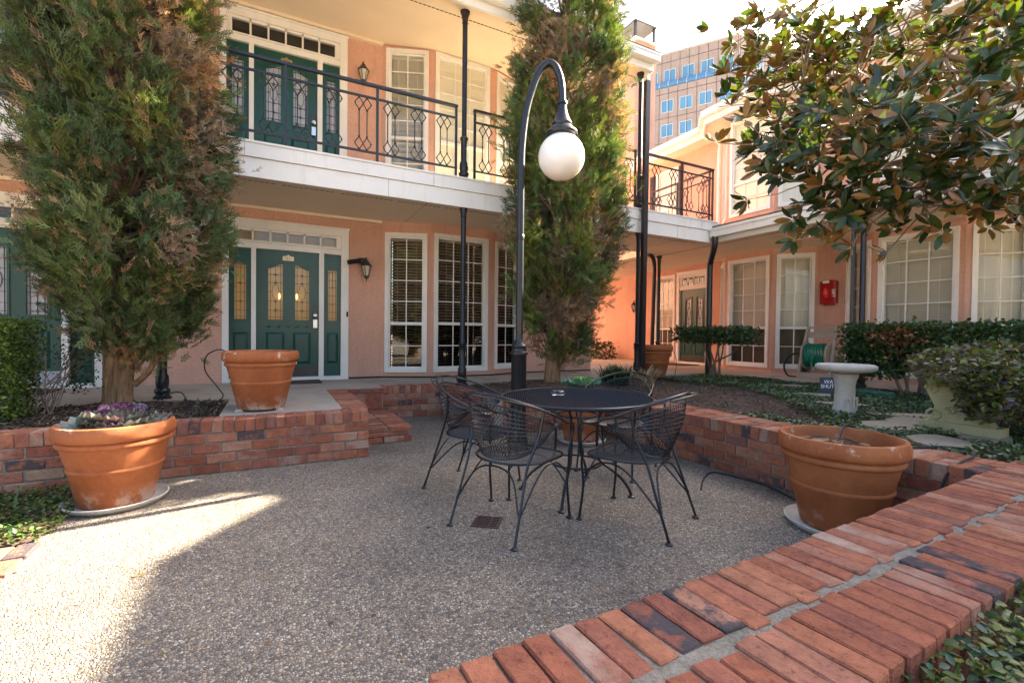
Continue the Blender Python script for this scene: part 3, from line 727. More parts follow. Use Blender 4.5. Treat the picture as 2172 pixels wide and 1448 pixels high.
pa = ((3.42,7.42),(4.16,7.7)); o1 = [window(A,*pa,0.07,0.73,0.55,2.81,2,4,2,1.33,'blind_dark',0.05,28), window(A,*pa,0.07,0.73,3.48,5.78,2,5,2,4.36,'shade')]
facet(wb,*pa,PZ-0.02,5.9,o1)
facet(wb,(4.16,7.7),(5.8,7.7),PZ-0.02,5.9); facet(wb,(5.8,7.7),(5.8,16),PZ-0.02,5.9)
part('wall', wb, MT['stucco'], A)
part('base_joint', Buf().box(1.06,1.56,7.69,7.71,PZ,PZ+0.025).add([(1.56,7.692,PZ+.025),(2.30,7.412,PZ+.025),(3.42,7.412,PZ+.025),(4.16,7.692,PZ+.025),(5.8,7.692,PZ+.025),(1.56,7.692,PZ+.002),(2.30,7.412,PZ+.002),(3.42,7.412,PZ+.002),(4.16,7.692,PZ+.002),(5.8,7.692,PZ+.002)],[(5,6,1,0),(6,7,2,1),(7,8,3,2),(8,9,4,3)]), MT['dark'], A)
part('soffit', Buf().box(-8,7.47,VF+0.045,7.72,2.985,3.05), MT['cream'], A)
part('deck', Buf().box(-8,7.47,VF+0.045,7.72,3.052,3.32), MT['cream'], A)
part('fascia', Buf().box(-8,7.49,VF,VF+0.042,2.945,3.165), MT['white'], A)
part('fascia', Buf().box(-8,7.50,VF-0.022,VF+0.042,3.170,3.325), MT['white'], A)
for x in (-3.4,-0.9,1.32,3.9,6.5):
    part('board_joint', Buf().box(x-0.0025,x+0.0025,VF-0.002,VF+0.01,2.948,3.163), MT['taupe'], A); part('board_joint', Buf().box(x+0.6,x+0.605,VF-0.024,VF-0.01,3.172,3.323), MT['taupe'], A)
part('deck_edge', Buf().box(-8,7.51,VF-0.035,VF+0.042,3.327,3.352), MT['white'], A)
vt = Buf(); x = -4.0
while x < 7.3:
    if (x*3.1) % 2.2 > 0.12: vt.box(x,x+0.045,VF+0.30,VF+0.309,2.981,2.986)
    x += 0.062
part('soffit_vent', vt, MT['dark'], A, kind='stuff')
for x in (-3.0,-0.55,1.9,4.35,6.8): part('soffit_joint', Buf().box(x-0.004,x+0.004,VF+0.05,7.6,2.982,2.986), MT['taupe'], A)
part('crown_trim', Buf().box(-8,1.56,7.655,7.70,2.945,2.985), MT['cream'], A)
part('soffit', Buf().add([(-8,5.93,5.68),(5.66,5.93,5.68),(5.66,7.72,5.84),(-8,7.72,5.84),(-8,5.93,5.71),(5.66,5.93,5.71),(5.66,7.72,5.88),(-8,7.72,5.88)],[(0,3,2,1),(4,5,6,7),(0,1,5,4),(1,2,6,5),(2,3,7,6),(3,0,4,7)]), MT['cream'], A)
vt = Buf(); x = -4.0
while x < 5.8: vt.box(x,x+0.045,VF+0.22,VF+0.229,5.708,5.716); x += 0.062
part('soffit_vent', vt, MT['dark'], A, kind='stuff')
part('crown_trim', Buf().box(-8,1.56,7.64,7.70,5.79,5.84), MT['cream'], A)
part('fascia', Buf().box(-8,5.66,5.885,5.928,5.60,5.83), MT['white'], A)
part('fascia', Buf().box(5.66,5.70,5.93,9.0,5.62,5.86), MT['white'], A)
gt_ = Buf().beam((-8,5.82,5.76),(5.70,5.82,5.76),0.12,0.11); gt_.box(-8,5.705,5.752,5.762,5.80,5.835)
part('gutter', gt_, MT['white'], A)
rf = Buf().add([(-8,5.77,5.835),(5.72,5.77,5.835),(5.72,12,7.9),(-8,12,7.9),(-8,5.77,5.87),(5.72,5.77,5.87),(5.72,12,7.94),(-8,12,7.94)],[(0,3,2,1),(4,5,6,7),(0,1,5,4),(1,2,6,5),(2,3,7,6),(3,0,4,7)])
part('roof', rf, MT['roof'], A)
def column(bld, x, y, z0, z1, full=True):
    c = Buf(); h = z1-z0
    prof = [(0.085,0),(0.085,0.02),(0.07,0.03),(0.06,0.05),(0.075,0.075),(0.075,0.095),(0.055,0.12),(0.062,0.16),(0.06,0.24),(0.045,0.27),(0.046,0.48),(0.044,0.55),(0.058,0.57),(0.06,0.59),(0.045,0.605),(0.036,0.63),(0.036,h-0.17),(0.046,h-0.165),(0.038,h-0.15),(0.05,h-0.06),(0.066,h-0.03),(0.07,h)]
    c.lathe(prof, (x,y,z0), 14)
    return part('post', c, MT['black'], bld, smooth=True)
for x in (-1.07,2.39,5.64):
    column(A,x,6.17,PZ,2.985); column(A,x,6.17,3.34,5.70)
column(A,7.8,7.85,PZ,2.985)
ds = Buf()
ds.beam((5.62,5.99,5.72),(5.62,5.99,5.48),0.075,0.07,up=(0,1,0)); part('downspout', ds, MT['white'], A)
ds = Buf(); ds.beam((5.62,5.99,5.48),(5.58,5.98,PZ+0.02),0.085,0.07,up=(0,1,0)); part('downspout', ds, MT['black'], A)
ds = Buf(); ds.tube(spline([(7.35,7.75,2.98),(7.55,7.8,2.93),(7.66,7.85,2.75),(7.66,7.85,2.4),(7.62,7.85,PZ)],6),0.045,8); part('downspout', ds, MT['black'], A, smooth=True)
# railings: each ornamental baluster pair is a piece of its own
RT, R2, RB = 4.33, 4.165, 3.475
def motif():
    m_ = Buf(); top, bot, s_ = R2-0.012, RB+0.012, 0.048; hh = 0.165
    for sgn in (-1,1):
        for (za, zb) in ((top, top-hh),(bot+hh, bot)):
            zm = (za+zb)/2
            m_.tube(spline([(sgn*s_,0,za),(sgn*(s_+0.018),0,za-0.03),(sgn*(s_+0.052),0,zm),(sgn*(s_+0.018),0,zb+0.03),(sgn*s_,0,zb)],3),0.0072,5)
            m_.tube(spline([(sgn*s_,0,za),(sgn*(s_-0.018),0,za-0.03),(0,0.003*sgn,zm),(-sgn*(s_-0.018),0,zb+0.03),(-sgn*s_,0,zb)],3),0.0072,5)
        m_.tube([(sgn*s_,0,top-hh),(sgn*s_,0,bot+hh)],0.0075,5)
        for z in (top-hh,bot+hh,top-0.01,bot+0.01): m_.tube([(sgn*s_,0,z-0.012),(sgn*s_,0,z+0.012)],0.0125,5)
        for z in ((top-hh/2),(bot+hh/2)): m_.tube([(sgn*(s_+0.045),0,z-0.008),(sgn*(s_+0.055),0,z+0.008)],0.011,4)
    return mesh_of('baluster', m_, MT['black'])
MOT = motif()
def railing(bld, segs, y, along='x'):
    r = Buf()
    def bx(a,b_,z0,z1,t):
        if along == 'x': r.box(a,b_,y-t,y+t,z0,z1)
        else: r.box(y-t,y+t,a,b_,z0,z1)
    for run in segs:
        a, c = run[0], run[-1]
        bx(a-0.02,c+0.02,RT-0.02,RT+0.012,0.024); bx(a,c,R2-0.012,R2+0.012,0.012); bx(a,c,RB-0.012,RB+0.012,0.012)
        for p_ in run: bx(p_-0.015,p_+0.015,3.34,RT-0.02,0.015)
    o = part('railing', r, MT['black'], bld); P = ROOT[bld.name]
    for run in segs:
        for a, c in zip(run, run[1:]):
            n = max(1, int(round((c-a)/0.34)))
            for k in range(n):
                q = put('baluster', MOT, o); t_ = a+(c-a)*(k+0.5)/n
                q.location = (t_-P.x, y-P.y, -P.z) if along == 'x' else (y-P.x, t_-P.y, -P.z)
                if along != 'x': q.rotation_euler = (0,0,PI/2)
railing(A, [[-4.2,-3.15,-2.1,-1.18],[-0.95,0.12,1.18,2.25],[2.53,3.55,4.57,5.5],[5.78,6.6,7.42]], VF+0.02)
railing(A, [[6.2,7.0,7.7]], 7.43, 'y')
sr_ = Buf(); sr_.tube([(7.2,8.0,4.33),(6.0,8.6,3.4)],0.018,5); sr_.tube([(7.2,8.0,4.33),(7.2,8.0,3.34)],0.016,5); sr_.tube([(7.2,8.0,4.0),(6.0,8.6,3.1)],0.012,5)
part('stair_rail', sr_, MT['bronze'], A)

# ---------------------------------------------------------------- right building
Bd = thing('apartment_building', (9.65,5.5,PZ), 'peach stucco apartment building with bay windows and white gutters behind the magnolia', 'building', 'apartment buildings round the courtyard')
wb = Buf(); ZT = 6.12
facet(wb,(9.65,16),(9.65,10.4),PZ-0.02,3.4)
pa = ((9.65,10.4),(9.65,7.66))
o1 = [window(Bd,*pa,0.55,1.30,0.50,2.82,3,4,2,1.36,'blind',0.04,62), entrance(Bd,*pa,1.37,PZ,None,lit=False,side=False,npan=4,hgt=2.42,kick='dark'),
      window(Bd,*pa,0.55,1.35,4.0,5.72,3,3,2,4.65,'shade')]
facet(wb,*pa,PZ-0.02,ZT,o1)
def bay(pts, first=False):
    (p0,p1,p2,p3) = pts
    l1 = (Vector(p1)-Vector(p0)).length; l2 = (Vector(p2)-Vector(p1)).length; l3 = (Vector(p3)-Vector(p2)).length
    for (a,c,L_,cols) in ((p0,p1,l1,2),(p1,p2,l2,3),(p2,p3,l3,2)):
        oo = [window(Bd,a,c,0.07,L_-0.07,0.53,2.86,cols,4,2,1.36,'blind',0.042,58,lowcover=1.0),
              window(Bd,a,c,0.07,L_-0.07,3.82,5.93,cols,4,2,4.52,'shade')]
        facet(wb,a,c,PZ-0.02,ZT,oo)
bay(((9.65,7.66),(9.1,7.11),(9.1,6.0),(9.65,5.40)))
facet(wb,(9.65,5.40),(9.65,4.92),PZ-0.02,ZT)
bay(((9.65,4.92),(9.1,4.20),(9.1,3.02),(9.65,2.40)))
facet(wb,(9.65,2.40),(9.65,-4),PZ-0.02,ZT); facet(wb,(12,10.4),(9.65,10.4),3.3,ZT)
part('wall', wb, MT['stucco'], Bd)
part('soffit', Buf().box(7.475,9.68,-4,16,2.985,3.04), MT['cream'], Bd)
part('soffit', Buf().box(5.83,7.473,7.73,16,2.985,3.04), MT['cream'], Bd) if False else None
part('deck', Buf().box(7.475,9.68,6.10,16,3.042,3.33), MT['cream'], Bd)
part('fascia', Buf().box(7.435,7.472,-4,6.06,2.945,3.09), MT['white'], Bd)
gb = Buf().box(7.31,7.432,-4,6.07,3.03,3.17); gb.box(7.295,7.318,-4,6.075,3.145,3.185); gb.box(7.33,7.45,-4,6.06,3.17,3.185)
part('gutter', gb, MT['white'], Bd)
part('drip_edge', Buf().box(7.36,7.52,-4,6.08,3.19,3.215), MT['cream'], Bd)
rb = Buf().add([(7.38,-4,3.217),(7.38,6.08,3.217),(9.66,6.08,3.72),(9.66,-4,3.72),(7.38,-4,3.25),(7.38,6.08,3.25),(9.66,6.08,3.76),(9.66,-4,3.76)],[(0,1,2,3),(4,7,6,5),(0,4,5,1),(1,5,6,2),(2,6,7,3),(3,7,4,0)])
part('lower_roof', rb, MT['roof'], Bd)
vt = Buf(); y = -3.0
while y < 9.0: vt.box(7.78,7.789,y,y+0.045,2.981,2.986); y += 0.062
part('soffit_vent', vt, MT['dark'], Bd, kind='stuff')
EV = [(9.12,10.45),(9.12,7.88),(8.56,7.33),(8.56,5.80),(9.12,5.20),(9.12,5.12),(8.56,4.42),(8.56,2.82),(9.12,2.2),(9.12,-4)]
eg = Buf(); es = Buf(); ef = Buf(); er = Buf()
for (a,c) in zip(EV, EV[1:]):
    eg.beam((a[0]-0.03,a[1],6.10),(c[0]-0.03,c[1],6.10),0.11,0.11); eg.beam((a[0]-0.09,a[1],6.155),(c[0]-0.09,c[1],6.155),0.02,0.03)
    ef.beam((a[0]+0.06,a[1],6.02),(c[0]+0.06,c[1],6.02),0.035,0.2)
    es.quad((a[0]+0.05,a[1],5.96),(c[0]+0.05,c[1],5.96),(9.7,c[1],5.96),(9.7,a[1],5.96))
    er.quad((a[0]-0.08,a[1],6.175),(13.2,a[1],7.9),(13.2,c[1],7.9),(c[0]-0.08,c[1],6.175))
part('gutter', eg, MT['white'], Bd); part('fascia', ef, MT['white'], Bd); part('soffit', es, MT['cream'], Bd); part('roof', er, MT['roof'], Bd)
part('downspout', Buf().tube(spline([(9.05,7.80,6.05),(9.12,7.76,5.9),(9.40,7.58,5.75),(9.42,7.60,5.4),(9.42,7.60,3.4)],5),0.042,8), MT['white'], Bd, smooth=True)
for yy in (10.0,9.0): pass
for (y0,y1) in ((8.88,9.02),(9.88,10.08)):
    shb = Buf()
    shb.box(9.62,9.645,y0,y1,4.0,5.7)
    for k in range(34): shb.add([(9.612,y0+0.02,4.06+k*0.048),(9.612,y1-0.02,4.06+k*0.048),(9.625,y1-0.02,4.10+k*0.048),(9.625,y0+0.02,4.10+k*0.048)],[(0,1,2,3)])
    part('shutter', shb, MT['bronze'], Bd)
part('downspout', Buf().tube(spline([(7.36,6.0,3.05),(7.38,6.02,2.9),(7.42,6.08,2.78),(7.52,6.22,2.62),(7.55,6.26,2.45),(7.55,6.26,1.4),(7.55,6.26,0.42)],6),0.058,10), MT['black'], Bd, smooth=True)
column(Bd,7.55,3.62,0.40,2.985)
part('downspout', Buf().tube([(7.50,3.72,2.98),(7.50,3.72,0.42)],0.032,8), MT['black'], Bd, smooth=True)

Ct = thing('apartment_building', (9.9,11.5,3.3), 'tall narrow peach wing with chimney cap rising behind the iron balcony', 'building', 'apartment buildings round the courtyard')
wb = Buf(); facet(wb,(9.33,11.4),(9.33,10.45),3.35,9.75); facet(wb,(9.33,10.45),(10.12,10.45),3.35,9.75); facet(wb,(10.12,10.45),(10.12,11.4),3.35,9.75); facet(wb,(10.12,11.4),(9.33,11.4),3.35,9.75)
part('wall', wb, MT['stucco'], Ct)
part('cap_slab', Buf().box(9.25,10.2,10.37,11.48,9.75,9.81), MT['white'], Ct)
cc = Buf()
for (x_,y_) in ((9.36,10.5),(10.08,10.5),(9.36,11.3),(10.08,11.3)): cc.box(x_-0.03,x_+0.03,y_-0.03,y_+0.03,9.81,10.3)
cc.box(9.30,10.14,10.44,11.36,10.3,10.35); cc.box(9.30,10.14,10.44,10.47,9.81,9.87); cc.box(9.30,9.33,10.44,11.36,9.81,9.87)
part('chimney_cap', cc, MT['bronze'], Ct)

# ---------------------------------------------------------------- far office block
Of = thing('office_building', (78,62,0), 'tall beige stone office block with blue windows and a curved glass band', 'building')
c0 = Vector((75.96,57.5)); dl = Vector((-0.549,0.836)).normalized(); dr = Vector((0.997,-0.08)).normalized()
nl = Vector((-dl.y*1.0, dl.x)); nl = nl if nl.dot(c0) < 0 else -nl
nr = Vector((-dr.y, dr.x)); nr = nr if nr.dot(c0) < 0 else -nr
def loc2(base, d, n, s, z, o_=0.0): q = base+d*s+n*o_; return (q.x,q.y,z)
ob = Buf(); pL = c0+dl*40; pR = c0+dr*30; bk = c0+dl*30+dr*25
ob.prism([(c0.x,c0.y),(pR.x,pR.y),(bk.x,bk.y),(pL.x,pL.y)],0,56.6)
q0 = c0+nl*1.8-dl*1.0; q1 = c0+dl*40+nl*1.8; q2 = c0+dl*40; q3 = c0 - dl*1.0
ob.prism([(q0.x,q0.y),((c0+dr*1.2).x,(c0+dr*1.2).y),(q2.x,q2.y),(q1.x,q1.y)],0,49.2)
part('wall', ob, MT['office'], Of)
jt = Buf()
for s in np.arange(0,20,1.71): a = loc2(c0,dl,nl,s,56.5,0.02); c = loc2(c0,dl,nl,s,49.4,0.02); jt.beam(a,c,0.06,0.04); a = loc2(c0,dl,nl,s,49.1,1.82); c = loc2(c0,dl,nl,s,30,1.82); jt.beam(a,c,0.06,0.04)
for z in (55.0,50.3): jt.beam(loc2(c0,dl,nl,0,z,0.02),loc2(c0,dl,nl,22,z,0.02),0.06,0.06)
for z in (48.0,43.3,38.5): jt.beam(loc2(c0,dl,nl,-1,z,1.82),loc2(c0,dl,nl,22,z,1.82),0.06,0.06)
for s in np.arange(0.5,12,1.6): jt.beam(loc2(c0,dr,nr,s,56.5,0.02),loc2(c0,dr,nr,s,35,0.02),0.06,0.04)
part('joint_line', jt, MT['bronze'], Of)
part('coping', Buf().beam(loc2(c0,dl,nl,-0.1,56.7,0.1),loc2(c0,dl,nl,40,56.7,0.1),0.5,0.25).beam(loc2(c0,dr,nr,-0.1,56.7,0.1),loc2(c0,dr,nr,30,56.7,0.1),0.5,0.25), MT['mullion'], Of)
def owin(base, d, n, s0, s1, z0, z1, o_):
    P = lambda s,z,k: loc2(base,d,n,s,z,o_+k)
    fr = Buf()
    for (a,c_) in (((s0,z0),(s1,z0)),((s0,z1),(s1,z1)),((s0,z0),(s0,z1)),((s1,z0),(s1,z1)),(((s0+s1)/2,z0),((s0+s1)/2,z1))):
        fr.beam(P(*a,0.05),P(*c_,0.05),0.09,0.09)
    wo = part('window', fr, MT['mullion'], Of)
    gb_ = Buf(); gb_.quad(P(s0,z0,0.02),P(s1,z0,0.02),P(s1,z1,0.02),P(s0,z1,0.02)); part('pane', gb_, MT['officeglass'], wo)
for k in range(5): owin(c0,dl,nl,0.8+3.42*k,2.95+3.42*k,51.2,53.45,0)
for (za,zb) in ((44.4,46.7),(39.7,42.0),(35.0,37.3)):
    for k in range(5): owin(c0,dl,nl,0.75+3.45*k,2.95+3.45*k,za,zb,1.8)
for (s0,s1) in ((1.6,3.2),(4.65,6.25),(7.7,9.3)):
    for (za,zb) in ((51.6,53.8),(47.1,49.3),(42.5,44.8)): owin(c0,dr,nr,s0,s1,za,zb,0)
gbn = Buf(); arc = [(1.8*math.cos(a)+0.0, 49.3+1.75*math.sin(a)) for a in np.linspace(0,PI/2,7)]
for (o1_,z1_),(o2_,z2_) in zip(arc, arc[1:]): gbn.quad(loc2(c0,dl,nl,-0.4,z1_,o1_),loc2(c0,dl,nl,20,z1_,o1_),loc2(c0,dl,nl,20,z2_,o2_),loc2(c0,dl,nl,-0.4,z2_,o2_))
gband = part('glass_band', gbn, MT['officeglass'], Of, smooth=True, ang=60)
mm = Buf()
for s in np.arange(0.2,20,1.7): mm.tube([loc2(c0,dl,nl,s,z+0.04,o_+0.04) for o_,z in arc],0.06,4)
part('mullion', mm, MT['mullion'], gband)
fan = Buf(); cen = loc2(c0,dl,nl,-0.42,49.3,0.0)
ring = [loc2(c0,dl,nl,-0.42,z,o_) for o_,z in arc]
fan.add([cen]+ring, [(0,i+1,i+2) for i in range(len(ring)-1)]); part('end_pane', fan, MT['hazeglass'], Of)
# ================================================================== THINGS ON THE PATIO
def spiral_up(): pass
# ---- terracotta pots
def pot_meshes():
    R, H_ = 0.325, 0.545
    prof = [(0.195,0),(0.205,0.01),(0.255,0.235),(0.262,0.243),(0.262,0.255),(0.256,0.262),(0.292,0.40),(0.305,0.405),(0.312,0.42),(0.305,0.436),(0.296,0.442),(0.318,0.45),(0.330,0.47),(0.330,0.515),(0.320,0.54),(0.302,0.545),(0.288,0.535),(0.284,0.50),(0.270,0.46)]
    body = Buf().lathe(prof, n=48, cap1=False, wob=lambda a,z: 1+0.006*math.sin(3*a+z*9))
    sau = Buf().lathe([(0.235,-0.0),(0.25,0.0),(0.278,0.028),(0.284,0.042),(0.276,0.046),(0.262,0.034),(0.240,0.018),(0.2,0.014)], n=40)
    return mesh_of('pot_body', body, MT['terra'], True, 50), mesh_of('saucer', sau, MT['cast'], True, 50)
PB, PS = pot_meshes()
def soil_disc(z, r):
    d = Buf(); d.v.append((0,0,z+0.02)); n=24; rings=4
    for i in range(1,rings+1):
        for k in range(n): a=2*PI*k/n; d.v.append((r*i/rings*math.cos(a),r*i/rings*math.sin(a),z+random.uniform(-0.012,0.02)))
    for k in range(n): d.f.append((0,1+k,1+(k+1)%n))
    for i in range(rings-1):
        for k in range(n): a=1+i*n; d.f.append((a+k,a+n+k,a+n+(k+1)%n,a+(k+1)%n))
    return mesh_of('soil', d, MT['soil'], True, 80)
def pot(loc, label, scale=1.0, saucer=True, sz=1.0, rz=0.0, soil=0.46):
    t = thing('terracotta_pot', loc, label, 'flower pot', 'large terracotta pots', rz)
    lift = 0.016 if saucer else 0
    q = put('pot_body', PB, t); q.location = (0,0,lift); q.scale = (scale,scale,scale*sz)
    if saucer: s_ = put('saucer', PS, t); s_.scale = (scale*1.02,scale*1.02,1)
    o = put('soil', soil_disc(soil, 0.278), t); o.location = (0,0,lift); o.scale = (scale,scale,scale*sz)
    return t
pot((-0.95,4.03,0), 'sunlit terracotta pot of purple kale beside the left brick wall', 1.0, rz=0.4, soil=0.49)
pot((-0.10,4.99,PZ+0.018), 'empty terracotta pot with a chipped white rim in front of the green door', 0.985, saucer=False, rz=1.9)
pot((3.13,1.60,0), 'large terracotta pot of bare soil between two brick walls', 1.03, rz=3.0)
pot((3.02,4.16,0), 'terracotta pot of pale green kale behind the iron table', 0.93, saucer=True, rz=4.0, sz=1.08)
pot((6.15,6.30,PZ-0.01), 'terracotta pot on the porch by the tall black downspout', 1.05, saucer=False, rz=5.2)
for (x,y,z,lab) in ((-0.28,4.93,PZ+0.003,0),(0.05,4.90,PZ+0.003,0),(-0.10,5.16,PZ+0.003,0)):
    solo('pot_foot', Buf().box(x-0.03,x+0.03,y-0.045,y+0.045,z-0.002,z+0.017), MT['cast'], 'small stone foot under the terracotta pot with chipped rim', 'pot foot', 'pot feet under the chipped pot')

# ---- ornamental kale
def kale(loc, label, rings, palette, s=1.0):
    t = thing('ornamental_kale', loc, label, 'plant')
    nx, ny = 5, 9
    V0, F0_ = [], []
    pos=[]; X=[]; Z=[]; sz=[]; col=[]
    for (n, r, lift, tilt, size, cidx) in rings:
        for k in range(n):
            a = 2*PI*(k+random.uniform(-.25,.25))/n
            d = np.array([math.cos(a)*math.cos(tilt), math.sin(a)*math.cos(tilt), math.sin(tilt)])
            pos.append(np.array([math.cos(a)*r, math.sin(a)*r, lift])*s); X.append(d); Z.append(np.array([-math.cos(a)*math.sin(tilt), -math.sin(a)*math.sin(tilt), math.cos(tilt)])+rng.normal(size=3)*0.22)
            sz.append(size*s*random.uniform(0.7,1.3)); c = palette[min(len(palette)-1, cidx+random.choice((0,0,1)))]; col.append([q*random.uniform(0.8,1.2) for q in c])
    tv=[]; tf=[]
    for i in range(nx):
        f = i/(nx-1)
        for j in range(ny):
            g = j/(ny-1)*2-1; wd = 0.10+0.52*math.sin(PI*min(1,f*0.62+0.05))
            ruf = 0.13*f*f*math.sin(9.5*g*(1+0.3*f)+2*i)
            tv.append((f*(1-0.18*g*g), wd*g, 0.22*f*f*(1)+ruf+0.06*abs(g)))
    for i in range(nx-1):
        for j in range(ny-1): tf.append((i*ny+j,(i+1)*ny+j,(i+1)*ny+j+1,i*ny+j+1))
    me = scatter_mesh('leaves', tv, tf, np.array(pos), np.array(X), np.array(Z), np.array(sz), np.array(col), MT['kale'], smooth=True)
    put('leaves', me, t)
    part('stem', Buf().tube([(0,0,-0.07),(0,0,0.06*s)],0.016,6), MT['twig'], t, raw=True); t.scale = (0.95,0.95,0.72)
    return t
kale((-0.93,4.02,0.50), 'purple and grey ornamental kale growing in the sunlit pot', [(9,0.05,0.0,0.02,0.22,0),(9,0.06,0.03,0.22,0.18,0),(10,0.06,0.06,0.45,0.15,1),(10,0.05,0.09,0.65,0.12,1),(9,0.04,0.11,0.85,0.10,2),(8,0.03,0.13,1.1,0.09,3),(6,0.01,0.14,1.3,0.08,4)],
     [(0.25,0.28,0.24),(0.31,0.29,0.29),(0.25,0.18,0.23),(0.18,0.09,0.17),(0.12,0.045,0.14),(0.20,0.05,0.13)], 1.05)
kale((3.02,4.16,0.60), 'pale green ornamental kale in the pot behind the table', [(9,0.05,0.0,0.25,0.18,0),(9,0.04,0.03,0.5,0.15,1),(8,0.03,0.05,0.8,0.12,2),(6,0.01,0.07,1.15,0.09,3)],
     [(0.10,0.24,0.20),(0.16,0.34,0.24),(0.30,0.48,0.25),(0.52,0.62,0.22),(0.6,0.68,0.25)], 0.95)

# ---- wrought iron table
def lattice(surf, ns, nt, wd, inside=None, sub=1):
    """expanded-metal mesh: two families of diagonal strips over a surface(s,t), s,t in 0..1"""
    bb = Buf()
    def strip(p, q):
        a = surf(*p); c = surf(*q); a = Vector(a); c = Vector(c)
        e = 1e-3; m_ = ((p[0]+q[0])/2,(p[1]+q[1])/2)
        o = Vector(surf(*m_)); tu = Vector(surf(m_[0]+e,m_[1]))-o; tv_ = Vector(surf(m_[0],m_[1]+e))-o
        n = tu.cross(tv_)
        if n.length < 1e-12: return
        n.normalize(); sd = (c-a).cross(n)
        if sd.length < 1e-9: return
        sd = sd.normalized()*wd/2; k = n*0.0012
        bb.add([a-sd-k,a+sd+k,c+sd+k,c-sd-k],[(0,1,2,3)])
    for i in range(ns):
        for j in range(nt):
            s0,s1,t0,t1 = i/ns,(i+1)/ns,j/nt,(j+1)/nt; sm=(s0+s1)/2; tm=(t0+t1)/2
            if inside and not inside(sm,tm): continue
            for p,q in (((sm,t0),(s1,tm)),((s1,tm),(sm,t1)),((sm,t1),(s0,tm)),((s0,tm),(sm,t0))): strip(p,q)
    return bb
TC = Vector((2.0,2.82,0)); TR = 0.555; TZ = 0.72
T = thing('patio_table', (TC.x,TC.y,0), 'round black mesh topped wrought iron table in the middle of the patio', 'table')
tp = lattice(lambda s,t: ((s-0.5)*2*TR,(t-0.5)*2*TR,TZ), 60, 30, 0.0024, lambda s,t: (s-0.5)**2+(t-0.5)**2 < 0.2465)
part('table_top', tp, MT['chair'], T, raw=True)
ri = Buf().tube([(TR*math.cos(a),TR*math.sin(a),TZ-0.008) for a in np.linspace(0,2*PI,65)[:-1]],0.0125,8,closed=True); part('rim', ri, MT['chair'], T, raw=True, smooth=True)
br_ = Buf(); br_.beam((-TR,0,TZ-0.01),(TR,0,TZ-0.01),0.02,0.008); br_.beam((0,-TR,TZ-0.01),(0,TR,TZ-0.01),0.02,0.008); part('cross_bar', br_, MT['chair'], T, raw=True)
for k in range(4):
    a = rad(48+90*k+ (4 if k%2 else -6)); ca, sa = math.cos(a), math.sin(a)
    pr_ = [(0.42,TZ-0.015),(0.30,TZ-0.03),(0.19,TZ-0.10),(0.155,TZ-0.22),(0.155,0.33),(0.175,0.255),(0.25,0.20),(0.33,0.135),(0.385,0.06),(0.405,0.012)]
    lg = Buf().tube(spline([(r*ca,r*sa,z) for r,z in pr_],4),0.0105,7); lo = part('leg', lg, MT['chair'], T, raw=True, smooth=True)
    part('foot', Buf().lathe([(0.026,0),(0.026,0.008),(0.014,0.016)],(0.405*ca,0.405*sa,0),10), MT['chair'], lo, raw=True, smooth=True)
for (r,z) in ((0.158,TZ-0.13),(0.19,0.235)):
    part('ring', Buf().tube([(r*math.cos(a),r*math.sin(a),z) for a in np.linspace(0,2*PI,33)[:-1]],0.008,6,closed=True), MT['chair'], T, raw=True, smooth=True)
ash = Buf().lathe([(0.046,0),(0.05,0.004),(0.053,0.03),(0.047,0.034),(0.042,0.028),(0.04,0.012),(0.001,0.010)],(1.90,2.92,TZ+0.005),20,cap1=False)
solo('ashtray', ash, MT['clear'], 'small round clear glass ashtray on the mesh table', 'ashtray', smooth=True)

